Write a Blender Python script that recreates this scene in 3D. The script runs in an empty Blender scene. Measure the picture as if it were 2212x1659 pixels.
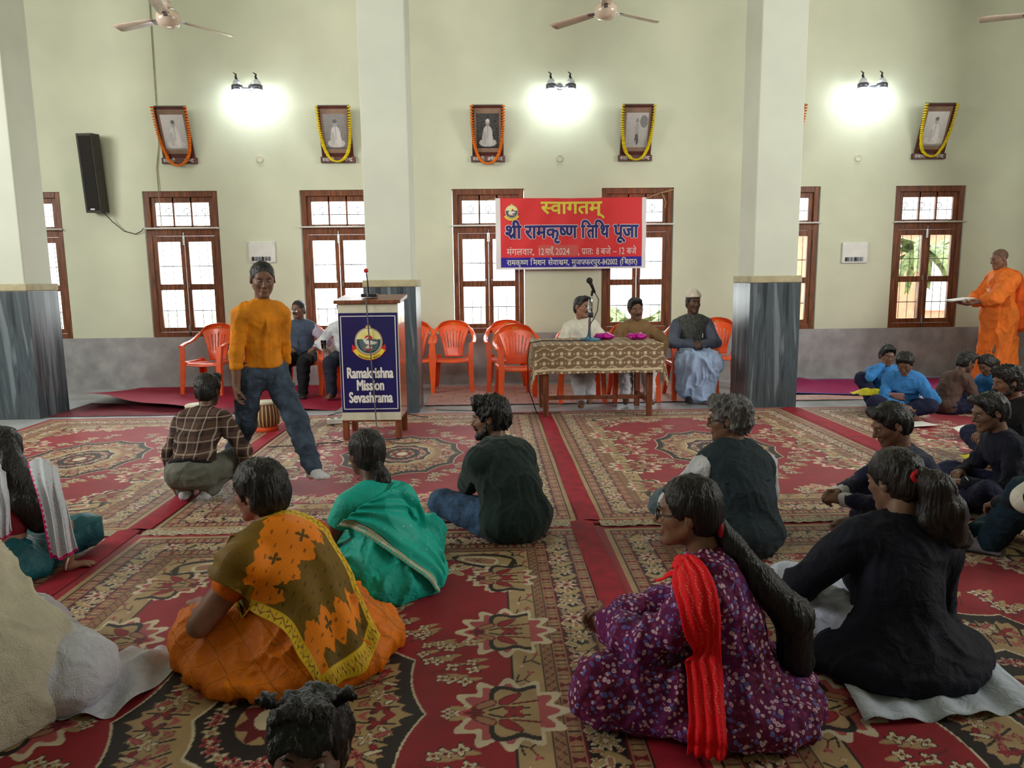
import bpy, bmesh, math, random
import numpy as np
from mathutils import Vector, Matrix
random.seed(7); np.random.seed(7)
sc = bpy.context.scene
COL = sc.collection
PI = math.pi
# ------------------------------------------------------------------ camera
def cam_axes(yaw, pitch, roll):
    f = np.array([math.sin(yaw)*math.cos(pitch), math.cos(yaw)*math.cos(pitch), -math.sin(pitch)])
    r0 = np.array([math.cos(yaw), -math.sin(yaw), 0]); u0 = np.cross(r0, f)
    return math.cos(roll)*r0-math.sin(roll)*u0, math.cos(roll)*u0+math.sin(roll)*r0, f
r_, u_, f_ = cam_axes(.0296, .1437, .0109)
cam = bpy.data.cameras.new('camera'); camo = bpy.data.objects.new('camera', cam); COL.objects.link(camo)
M = Matrix.Identity(4)
for i in range(3):
    M[i][0], M[i][1], M[i][2] = r_[i], u_[i], -f_[i]
M[2][3] = 1.42
camo.matrix_world = M
cam.sensor_width = 36; cam.lens = 1567.4/2212*36; cam.clip_start = .05; cam.clip_end = 200
sc.camera = camo
# ------------------------------------------------------------------ world, lights, exposure
sc.view_settings.view_transform = 'Standard'; sc.view_settings.look = 'None'
sc.view_settings.gamma = 1; sc.view_settings.use_curve_mapping = False
sc.view_settings.exposure = 0.14
w = bpy.data.worlds.new('sky'); sc.world = w; w.use_nodes = True
bg = w.node_tree.nodes['Background']; bg.inputs[0].default_value = (.93, .96, 1, 1); bg.inputs[1].default_value = 5
def area(name, loc, target, sx, sy, power, col=(1, 1, 1), spread=180):
    l = bpy.data.lights.new(name, 'AREA'); l.shape = 'RECTANGLE'; l.size = sx; l.size_y = sy
    l.energy = power; l.color = col; l.spread = math.radians(spread)
    o = bpy.data.objects.new(name, l); COL.objects.link(o); o.location = loc
    d = Vector(target)-Vector(loc); o.rotation_euler = d.to_track_quat('-Z', 'Y').to_euler()
    return o
# added fill lamps, unseen, standing in for daylight from the hall's sides and rear
area('fill_lamp_left', (-8.6, 3.5, 3.6), (0, 8.4, 2.8), 4.5, 2.2, 240, (1, .985, .93), 120)
area('fill_lamp_right', (8.6, 3.5, 3.6), (0, 8.4, 2.8), 4.5, 2.2, 200, (1, .985, .93), 120)
area('fill_lamp_rear', (0, -3.5, 4.5), (0, 9.9, 3.4), 10, 1.6, 48, (1, .985, .93), 56)
for i in range(-3, 5):    # sky light falling in through each far window
    area('daylight_window', (2.03*i-.02, 10.35, 1.75), (2.03*i-.02, 4, .2), .9, 1.7, 44 if i < 0 else 16, (.93, .96, 1), 170)
# ------------------------------------------------------------------ helpers
def lin(c):
    c = [x/255 for x in c] if max(c) > 1.001 else list(c)
    return tuple(x/12.92 if x <= .04045 else ((x+.055)/1.055)**2.4 for x in c)
MATS = {}
class NT:
    def __init__(s, m): s.t = m.node_tree; s.n = s.t.nodes; s.l = s.t.links
    def new(s, t, **k):
        n = s.n.new(t)
        for a, b in k.items():
            if a.startswith('_'): setattr(n, a[1:], b)
            else:
                key = int(a[1:]) if a[0] == 'i' and a[1:].isdigit() else a.replace('_', ' ')
                if isinstance(b, bpy.types.NodeSocket): s.l.new(b, n.inputs[key])
                else: n.inputs[key].default_value = b
        return n
    def ramp(s, fac, stops, interp='LINEAR'):
        n = s.n.new('ShaderNodeValToRGB'); s.l.new(fac, n.inputs[0]); n.color_ramp.interpolation = interp
        e = n.color_ramp.elements
        while len(e) < len(stops): e.new(.5)
        for k, (p, c) in enumerate(stops): e[k].position = p; e[k].color = (*lin(c), 1)
        return n.outputs[0]
    def math(s, op, a, b=0.):
        n = s.new('ShaderNodeMath', _operation=op)
        for k, v in enumerate((a, b)):
            if isinstance(v, bpy.types.NodeSocket): s.l.new(v, n.inputs[k])
            else: n.inputs[k].default_value = v
        return n.outputs[0]
    def mix(s, fac, a, b):
        n = s.n.new('ShaderNodeMix'); n.data_type = 'RGBA'
        for k, v in ((0, fac), (6, a), (7, b)):
            if isinstance(v, bpy.types.NodeSocket): s.l.new(v, n.inputs[k])
            else: n.inputs[k].default_value = v if k == 0 else (*lin(v), 1)
        return n.outputs[2]
def mat(name, col, rough=.6, metal=0., var=.06, vs=8., bump=0., bs=60., spec=.4, vary=None, sheen=0., wr=0., stretch=(1, 1, 1), emit=None, coat=0., fn=None):
    """principled material with a noise that varies the colour and a noise bump"""
    if name in MATS: return MATS[name]
    m = bpy.data.materials.new(name); m.use_nodes = True; MATS[name] = m
    g = NT(m); p = g.n['Principled BSDF']
    p.inputs['Roughness'].default_value = rough; p.inputs['Metallic'].default_value = metal
    p.inputs['Specular IOR Level'].default_value = spec
    if sheen: p.inputs['Sheen Weight'].default_value = sheen
    if coat: p.inputs['Coat Weight'].default_value = coat
    tc = g.new('ShaderNodeTexCoord'); mp = g.new('ShaderNodeMapping', Vector=tc.outputs['Object'], Scale=stretch)
    if fn: c = fn(g, mp.outputs[0], tc)
    else:
        nz = g.new('ShaderNodeTexNoise', Vector=mp.outputs[0], Scale=vs, Detail=3.)
        c2 = vary or tuple(max(0, x*(1-2.2*var)) for x in col)
        c1 = tuple(min(255, x*(1+var)) for x in col)
        c = g.ramp(nz.outputs[0], [(.3, c2), (.7, c1)])
    g.l.new(c, p.inputs['Base Color'])
    if bump:
        nb = g.new('ShaderNodeTexNoise', Vector=mp.outputs[0], Scale=bs, Detail=2.)
        b = g.new('ShaderNodeBump', Height=nb.outputs[0], Strength=bump, Distance=.01)
        if wr:
            nw = g.new('ShaderNodeTexNoise', Vector=mp.outputs[0], Scale=15., Detail=3., Distortion=1.2)
            b2 = g.new('ShaderNodeBump', Height=nw.outputs[0], Strength=wr, Distance=.03); g.l.new(b2.outputs[0], b.inputs['Normal'])
        g.l.new(b.outputs[0], p.inputs['Normal'])
    if emit:
        p.inputs['Emission Color'].default_value = (*lin(emit[0]), 1); p.inputs['Emission Strength'].default_value = emit[1]
    return m
def attr_mat(name, rough=.7, bump=0., bs=200., spec=.3, sheen=0., coat=0., noise=0.):
    if name in MATS: return MATS[name]
    m = bpy.data.materials.new(name); m.use_nodes = True; MATS[name] = m
    g = NT(m); p = g.n['Principled BSDF']
    a = g.new('ShaderNodeAttribute', _attribute_name='Col'); c = a.outputs[0]
    tc = g.new('ShaderNodeTexCoord')
    if noise:
        nz = g.new('ShaderNodeTexNoise', Vector=tc.outputs['Object'], Scale=9., Detail=5.)
        mx = g.n.new('ShaderNodeMix'); mx.data_type = 'RGBA'; mx.blend_type = 'MULTIPLY'; mx.inputs[0].default_value = noise
        g.l.new(c, mx.inputs[6]); g.l.new(g.ramp(nz.outputs[0], [(.3, (150, 150, 150)), (.65, (255, 255, 255))]), mx.inputs[7]); c = mx.outputs[2]
    g.l.new(c, p.inputs['Base Color'])
    p.inputs['Roughness'].default_value = rough; p.inputs['Specular IOR Level'].default_value = spec
    p.inputs['Sheen Weight'].default_value = sheen; p.inputs['Coat Weight'].default_value = coat
    if bump:
        nb = g.new('ShaderNodeTexNoise', Vector=tc.outputs['Object'], Scale=bs, Detail=2.)
        b = g.new('ShaderNodeBump', Height=nb.outputs[0], Strength=bump, Distance=.01)
        g.l.new(b.outputs[0], p.inputs['Normal'])
    return m
def tag(o, label=None, cat=None, group=None, kind=None):
    for k, v in (('label', label), ('category', cat), ('group', group), ('kind', kind)):
        if v: o[k] = v
    return o
def empty(name, loc=(0, 0, 0), rz=0, label=None, cat=None, group=None, kind=None):
    o = bpy.data.objects.new(name, None); COL.objects.link(o); o.location = loc; o.rotation_euler = (0, 0, rz)
    o.empty_display_size = .1
    return tag(o, label, cat, group, kind)
def mesh_obj(name, v, f, mats, parent=None, smooth=False, mi=None, loc=None, colors=None):
    me = bpy.data.meshes.new(name)
    if isinstance(v, np.ndarray):
        f = np.asarray(f, np.int32); n = len(v); q = len(f); k = f.shape[1]
        me.vertices.add(n); me.vertices.foreach_set('co', v.astype(np.float32).ravel())
        me.loops.add(q*k); me.loops.foreach_set('vertex_index', f.ravel())
        me.polygons.add(q); me.polygons.foreach_set('loop_start', np.arange(0, q*k, k, dtype=np.int32))
        me.update(calc_edges=True)
    else:
        me.from_pydata(v, [], f); me.update()
    if not isinstance(mats, (list, tuple)): mats = [mats]
    for m in mats: me.materials.append(m)
    if mi is not None: me.polygons.foreach_set('material_index', np.asarray(mi, np.int32))
    if smooth: me.polygons.foreach_set('use_smooth', np.ones(len(me.polygons), bool))
    if colors is not None:
        a = me.color_attributes.new('Col', 'FLOAT_COLOR', 'POINT')
        a.data.foreach_set('color', np.c_[colors, np.ones(len(colors))].astype(np.float32).ravel())
    o = bpy.data.objects.new(name, me); COL.objects.link(o)
    if parent: o.parent = parent
    if loc: o.location = loc
    return o
def copy_tree(o, parent=None):
    c = o.copy(); COL.objects.link(c)
    if parent: c.parent = parent
    for ch in o.children: copy_tree(ch, c)
    return c
class MB:
    def __init__(s): s.v = []; s.f = []; s.mi = []
    def add(s, vs, fs, m=0):
        b = len(s.v); s.v += [tuple(x) for x in vs]; s.f += [tuple(i+b for i in q) for q in fs]; s.mi += [m]*len(fs); return s
    def box(s, x0, x1, y0, y1, z0, z1, m=0, R=None, o=(0, 0, 0)):
        vs = [Vector((x, y, z)) for z in (z0, z1) for y in (y0, y1) for x in (x0, x1)]
        if R: vs = [R @ q+Vector(o) for q in vs]
        return s.add(vs, [(0, 2, 3, 1), (4, 5, 7, 6), (0, 1, 5, 4), (2, 6, 7, 3), (0, 4, 6, 2), (1, 3, 7, 5)], m)
    def taper(s, a, b, ha, hb, m=0):
        """square bar from a to b with half sizes (x,y) ha, hb"""
        vs = [(c[0]+i*h[0], c[1]+j*h[1], c[2]) for c, h in ((a, ha), (b, hb)) for i, j in ((-1, -1), (1, -1), (1, 1), (-1, 1))]
        return s.add(vs, [(3, 2, 1, 0), (4, 5, 6, 7), (0, 1, 5, 4), (1, 2, 6, 5), (2, 3, 7, 6), (3, 0, 4, 7)], m)
    def tube(s, pts, r, seg=8, m=0, closed=False, sq=None):
        pts = [Vector(p) for p in pts]; n = len(pts); r = r if hasattr(r, '__len__') else [r]*n
        vs = []; up = Vector((0, 0, 1)); prev = None
        for i, p in enumerate(pts):
            a = pts[(i-1) % n] if (i or closed) else p; b = pts[(i+1) % n] if (i < n-1 or closed) else p
            t = (b-a).normalized()
            if prev is None:
                prev = t.cross(up)
                if prev.length < .05: prev = t.cross(Vector((1, 0, 0)))
            x = (prev-t*prev.dot(t)).normalized(); y = t.cross(x); prev = x
            for k in range(seg):
                an = 2*PI*k/seg; c, d = math.cos(an), math.sin(an)
                if sq: c *= sq[0]; d *= sq[1]
                vs.append(p+(x*c+y*d)*r[i])
        fs = []
        for i in range(n if closed else n-1):
            for k in range(seg):
                a, b = i*seg+k, i*seg+(k+1) % seg; j = (i+1) % n
                fs.append((a, b, j*seg+(k+1) % seg, j*seg+k))
        if not closed: fs += [tuple(range(seg))[::-1], tuple((n-1)*seg+k for k in range(seg))]
        return s.add(vs, fs, m)
    def lathe(s, prof, seg=24, m=0, T=None):
        vs = []; n = len(prof)
        for r, z in prof:
            for k in range(seg):
                q = Vector((r*math.cos(2*PI*k/seg), r*math.sin(2*PI*k/seg), z)); vs.append(T @ q if T else q)
        fs = [(i*seg+k, i*seg+(k+1) % seg, (i+1)*seg+(k+1) % seg, (i+1)*seg+k) for i in range(n-1) for k in range(seg)]
        fs += [tuple(range(seg))[::-1], tuple((n-1)*seg+k for k in range(seg))]
        return s.add(vs, fs, m)
    def ball(s, c, r, seg=10, ring=6, m=0, sc_=(1, 1, 1)):
        prof = [(max(1e-4, r*math.sin(PI*i/ring)), -r*math.cos(PI*i/ring)) for i in range(ring+1)]
        T = Matrix.Translation(c) @ Matrix.Diagonal((*sc_, 1))
        return s.lathe(prof, seg, m, T)
    def poly(s, pts, y=0., t=0., m=0):
        """flat polygon in the xz plane facing -y (optionally with thickness t towards +y)"""
        n = len(pts)
        if t == 0: return s.add([(x, y, z) for x, z in pts], [tuple(range(n))], m)
        vs = [(x, y, z) for x, z in pts]+[(x, y+t, z) for x, z in pts]
        return s.add(vs, [tuple(range(n)), tuple(range(2*n-1, n-1, -1))]+[(i, i+n, (i+1) % n+n, (i+1) % n) for i in range(n)], m)
    def build(s, name, mats, parent=None, smooth=False, bevel=0, loc=None, sub=0, solid=0):
        o = mesh_obj(name, s.v, s.f, mats, parent, smooth, s.mi if isinstance(mats, (list, tuple)) else None, loc)
        if solid: q = o.modifiers.new('s', 'SOLIDIFY'); q.thickness = solid; q.offset = 0
        if bevel:
            q = o.modifiers.new('b', 'BEVEL'); q.width = bevel; q.segments = 2; q.limit_method = 'ANGLE'; q.angle_limit = .7
        if sub: q = o.modifiers.new('u', 'SUBSURF'); q.levels = q.render_levels = sub
        return o
def gridmesh(name, nx, ny, fn, colors=None, mats=None, parent=None, smooth=True):
    u, v = np.meshgrid(np.linspace(0, 1, nx), np.linspace(0, 1, ny)); P = fn(u.ravel(), v.ravel())
    i = np.arange(nx*ny).reshape(ny, nx)
    F = np.stack([i[:-1, :-1], i[:-1, 1:], i[1:, 1:], i[1:, :-1]], -1).reshape(-1, 4)
    return mesh_obj(name, np.asarray(P), F, mats, parent, smooth, colors=colors)
def sstep(a, b, x): t = np.clip((x-a)/(b-a), 0, 1); return t*t*(3-2*t)
# ------------------------------------------------------------------ common materials
M_wall = mat('cream_wall_paint', (212, 215, 192), .75, var=.02, vs=1.2, bump=.05, bs=40)
M_dado = mat('grey_cement_dado', (162, 160, 162), .7, var=.06, vs=5, bump=.1, bs=90)
M_floor = mat('pale_marble', (176, 180, 184), .3, var=.08, vs=2.5)
M_wood = mat('varnished_brown_wood', (120, 68, 38), .42, var=.16, vs=5, stretch=(9, 9, .9), bump=.05, bs=20, spec=.3)
M_wood2 = mat('table_teak', (122, 66, 38), .4, var=.15, vs=5, stretch=(8, 8, .8), spec=.45)
M_white = mat('white_plastic', (225, 225, 220), .45, var=.02)
M_black = mat('black_plastic', (24, 24, 26), .5, var=.05)
M_chrome = mat('bright_steel', (200, 200, 205), .22, 1., var=.03)
M_cable = mat('dark_grey_cable', (52, 50, 50), .6)
M_glass = None
def glass():
    global M_glass
    if M_glass: return M_glass
    m = bpy.data.materials.new('window_glass'); m.use_nodes = True; g = NT(m); out = g.n['Material Output']
    a = g.new('ShaderNodeBsdfTransparent', Color=(.97, .99, .98, 1)); b = g.new('ShaderNodeBsdfGlossy', Roughness=.05)
    fr = g.new('ShaderNodeFresnel', IOR=1.3); mx = g.new('ShaderNodeMixShader'); g.l.new(fr.outputs[0], mx.inputs[0])
    g.l.new(a.outputs[0], mx.inputs[1]); g.l.new(b.outputs[0], mx.inputs[2]); g.l.new(mx.outputs[0], out.inputs[0]); M_glass = m
    return m
# ------------------------------------------------------------------ the hall
WY = 9.94; X0, X1, YB, ZC = -9.4, 9.4, -3.9, 5.2
WX = [-8.12, -6.096, -4.056, -2.007, 0.0, 2.011, 4.011, 6.016, 8.04]; WH = .487; ZS, ZT = .69, 2.612
def struct(mb, name, m, **k): o = mb.build(name, m, **k); o['kind'] = 'structure'; return o
struct(MB().box(X0, X1, YB, 10.2, -.1, 0), 'floor', M_floor)
struct(MB().box(X0, X1, YB, 10.2, ZC, ZC+.1), 'ceiling', M_wall)
b = MB(); xs = [X0]+[q for x in WX for q in (x-WH, x+WH)]+[X1]
for i in range(0, len(xs), 2): b.box(xs[i], xs[i+1], WY, 10.2, 0, ZC)
for x in WX: b.box(x-WH, x+WH, WY, 10.2, 0, ZS); b.box(x-WH, x+WH, WY, 10.2, ZT, ZC)
struct(b, 'wall_back', M_wall)
struct(MB().box(X0-.1, X0, YB, 10.2, 0, ZC), 'wall_left', M_wall)
struct(MB().box(X1, X1+.1, YB, 10.2, 0, ZC), 'wall_right', M_wall)
struct(MB().box(X0, X1, YB-.1, YB, 0, ZC), 'wall_front', M_wall)
struct(MB().box(X0, X1, WY-.006, WY+.01, 0, ZS), 'baseboard_back', M_dado)
# ------------------------------------------------------------------ pillars
def stone_fn(g, v, tc):
    mp = g.new('ShaderNodeMapping', Vector=tc.outputs['Object'], Scale=(1, 1, .07))
    n = g.new('ShaderNodeTexNoise', Vector=mp.outputs[0], Scale=11., Detail=4., Distortion=.6)
    n2 = g.new('ShaderNodeTexNoise', Vector=tc.outputs['Object'], Scale=2.4, Detail=3.)
    a = g.ramp(n.outputs[0], [(.36, (44, 52, 58)), (.48, (88, 98, 106)), (.55, (70, 80, 88)), (.63, (128, 138, 146))])
    return g.mix(g.math('MULTIPLY', n2.outputs[0], .55), a, (52, 58, 62))
M_stone = mat('grey_veined_stone', (90, 95, 100), .3, fn=stone_fn, spec=.5)
M_shaft = mat('pale_grey_white_paint', (206, 210, 196), .75, var=.02, vs=1.2, bump=.05, bs=40)
M_cap = mat('beige_plaster_band', (176, 166, 134), .7, var=.05)
for i, (cx, hw) in enumerate(((-5.08, .26), (-1.05, .24), (3.06, .24), (7.1, .25))):
    p = empty('pillar', (cx, 8.0, 0), 0, kind='structure')
    MB().box(-hw, hw, -.24, .24, 0, ZC).build('shaft', M_shaft, p, bevel=.012)
    MB().box(-hw-.035, hw+.035, -.275, .275, 0, 1.35).build('stone_cladding', M_stone, p, bevel=.006)
    MB().box(-hw-.04, hw+.04, -.28, .28, 1.35, 1.425).build('plaster_band', M_cap, p, bevel=.01)
# ------------------------------------------------------------------ windows
def make_window(n, cx):
    p = empty('window_%d' % n, (cx, WY, ZS), kind='structure'); H = ZT-ZS; W = .475
    y0, y1 = .02, .12
    b = MB()
    b.box(-W, -W+.065, y0, y1, 0, H).box(W-.065, W, y0, y1, 0, H).box(-W+.065, W-.065, y0, y1, H-.075, H)
    b.box(-W+.065, W-.065, y0, y1, 0, .065).box(-W+.065, W-.065, y0, y1, 1.345, 1.45)
    b.build('window_frame', M_wood, p, bevel=.004)
    b = MB(); za, zb = 1.45, H-.075                        # fanlight sash of three panes
    b.box(-W+.065, -W+.125, .05, .09, za, zb).box(W-.125, W-.065, .05, .09, za, zb)
    b.box(-W+.125, W-.125, .05, .09, za, za+.03).box(-W+.125, W-.125, .05, .09, zb-.07, zb)
    for x in (-.118, .118): b.box(x-.012, x+.012, .05, .09, za, zb)
    s = b.build('fanlight_sash', M_wood, p, bevel=.003)
    MB().box(-W+.1, W-.1, .068, .072, za+.01, zb-.02).build('pane', glass(), s)
    for sd in (-1, 1):                                     # two casements
        b = MB(); xa, xb = sorted((sd*(W-.068), sd*.004)); z0, z1 = .068, 1.342
        b.box(xa, xa+(.055 if sd < 0 else .052), .035, .08, z0, z1).box(xb-(.052 if sd < 0 else .055), xb, .035, .08, z0, z1)
        b.box(xa+.05, xb-.05, .035, .08, z0, z0+.06).box(xa+.05, xb-.05, .035, .08, z1-.075, z1).box(xa+.05, xb-.05, .035, .08, .63, .71)
        s = b.build('casement', M_wood, p, bevel=.004)
        MB().box(xa+.04, xb-.04, .055, .06, z0+.04, z1-.05).build('pane', glass(), s)
        h = MB(); h.tube([(sd*.035, .032, .64), (sd*.035, .01, .66), (sd*.035, .01, .72), (sd*.035, .032, .74)], .006, 6)
        h.build('handle', M_chrome, s)
    for z in (1.30, .08):
        b = MB(); b.box(-.018, .018, .02, .034, z-.07, z+.07); b.tube([(0, .018, z-.08), (0, .018, z+.09)], .005, 6)
        b.build('tower_bolt', M_chrome, p, bevel=.002)
    b = MB()                                               # steel security grill outside
    for k in range(1, 8): b.tube([(-W+k*.119, .2, 0), (-W+k*.119, .2, H)], .004, 5)
    for z in (.35, .95, 1.62): b.tube([(-W, .2, z), (W, .2, z)], .006, 5)
    for sx in (-.24, 0, .24): b.tube([(sx+.04*math.cos(t*PI/5), .2, 1.68+.04*math.sin(t*PI/5)) for t in range(10)], .005, 5, closed=True)
    b.build('window_grill', M_black, p)
    return p
for i, x in enumerate(WX): make_window(i+1, x)
def curtain_rod(x):
    o = MB().tube([(x-.5, WY-.045, 2.13), (x+.49, WY-.045, 2.13)], .011, 8).tube([(x-.48, WY-.045, 2.13), (x-.48, WY, 2.13)], .014, 6).tube([(x+.47, WY-.045, 2.13), (x+.47, WY, 2.13)], .014, 6).build('curtain_rod', M_white, smooth=True)
    return o
rods = ['half hidden by the left pillar', 'below the hanging black column speaker cable', 'behind the lectern', 'partly behind the left end of the red banner', 'partly behind the right end of the red banner', 'half hidden by the right pillar', 'beside the standing person in orange']
for x, t in zip(WX[1:8], rods): tag(curtain_rod(x), 'thin white curtain rod across the window '+t, 'curtain rod', 'curtain rods on the far windows')
# ------------------------------------------------------------------ outdoors
M_ground = mat('bright_dry_earth', (190, 184, 160), .9, var=.1, vs=1)
M_salmon = mat('salmon_plaster', (214, 150, 120), .8, var=.04)
M_leaf = mat('palm_leaf', (132, 146, 96), .6, var=.25, vs=14)
struct(MB().box(-30, 40, 10.2, 45, -.4, -.3), 'floor_outdoor_ground', M_ground)
b = MB().box(6.4, 12, 14.5, 18, -.3, 2.3, 0).box(6.3, 12.1, 14.4, 18.1, 2.3, 2.5, 0)
for x in (7.1, 8.6): b.box(x, x+.7, 14.46, 14.52, .7, 1.9, 1)
tag(b.build('outdoor_building', [M_salmon, M_white]), 'salmon plastered building seen through the right hand windows', 'building')
def plant(name, loc, n, ln, lab, cat, seed, up=.6):
    rnd = random.Random(seed); t = empty(name, loc, 0, lab, cat, 'plants outside the windows'); b = MB()
    for k in range(n):
        a = k*2.4+rnd.random()*.6; L = ln*(.7+.5*rnd.random()); e = up*(.5+rnd.random()); d = Vector((math.cos(a), math.sin(a), 0)); sd = Vector((-d.y, d.x, 0))
        pv = None
        for q in range(8):
            u = q/7; c = d*(L*u*.8)+Vector((0, 0, 1.2+L*(e*u-(.9)*u*u))); wd = .11*L*(1-u*.8)
            cur = (c-sd*wd+Vector((0, 0, -.05)), c, c+sd*wd+Vector((0, 0, -.05)))
            if pv: b.add([*pv, *cur], [(0, 1, 4, 3), (1, 2, 5, 4)])
            pv = cur
    b.build('fronds', M_leaf, t, solid=.006)
    MB().tube([(0, 0, -.3-loc[2]), (.03, 0, .5), (0, 0, 1.25)], [.09, .07, .05], 8).build('stem', M_wood2, t)
plant('palm', (7.3, 12.2, .55), 26, 1.5, 'feathery palm seen through the window nearest the orange robed person', 'palm', 1)
plant('shrub', (2.6, 13.2, -.9), 30, 1.3, 'green shrub outside the window behind the seated panel', 'shrub', 2, .9)
plant('shrub', (-3.4, 14.5, -1.3), 30, 1.2, 'low green shrub outside the window left of the lectern', 'shrub', 3, .9)
# ------------------------------------------------------------------ carpets
RED, DRED, BLK, BEI, PEA, BRN, CRM, PNK, OLV = [np.array(lin(c)) for c in ((154, 10, 34), (112, 12, 26), (32, 18, 20), (184, 154, 110), (174, 124, 94), (146, 108, 76), (222, 208, 180), (186, 84, 88), (150, 134, 88))]
class Canvas:
    def __init__(s, hx, hy, nx, ny):
        s.x = np.linspace(0, hx, nx); s.y = np.linspace(0, hy, ny); s.hx, s.hy = hx, hy
        s.X, s.Y = np.meshgrid(s.x, s.y); s.C = np.zeros((ny, nx, 3))
    def sub(s, cx, cy, r):
        i0, i1 = np.searchsorted(s.x, (cx-r, cx+r)); j0, j1 = np.searchsorted(s.y, (cy-r, cy+r))
        return slice(j0, j1), slice(i0, i1)
    def flower(s, cx, cy, r, n, cols, rot=0., star=.3, mask=None):
        q = s.sub(cx, cy, r*1.2); X, Y = s.X[q]-cx, s.Y[q]-cy
        if X.size == 0: return
        R = np.hypot(X, Y); th = np.arctan2(Y, X)+rot; e = 1-star+star*np.cos(n*th)
        for f, c in zip((1., .82, .42, .2), cols):
            m = R < r*f*(e if f > .3 else 1)
            if mask is not None: m &= mask[q]
            s.C[q][m] = c
    def leaf(s, cx, cy, L, w, ang, cols):
        q = s.sub(cx, cy, L*1.1); X, Y = s.X[q]-cx, s.Y[q]-cy
        if X.size == 0: return
        a = X*math.cos(ang)+Y*math.sin(ang); b_ = -X*math.sin(ang)+Y*math.cos(ang)
        wd = w*np.sqrt(np.clip(1-(a/L)**2, 0, 1))*(1-.35*a/L)
        for f, c in zip((1., .68), cols): s.C[q][(np.abs(b_) < wd*f) & (np.abs(a) < L*(.4+.6*f))] = c
    def stroke(s, pts, w, c):
        pts = np.asarray(pts)
        for a, b_ in zip(pts[:-1], pts[1:]):
            m = (a+b_)/2; q = s.sub(m[0], m[1], np.hypot(*(b_-a))/2+w*2); X, Y = s.X[q], s.Y[q]
            if X.size == 0: continue
            d = b_-a; t = np.clip(((X-a[0])*d[0]+(Y-a[1])*d[1])/(d@d+1e-12), 0, 1)
            s.C[q][np.hypot(X-a[0]-t*d[0], Y-a[1]-t*d[1]) < w] = c
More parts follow.
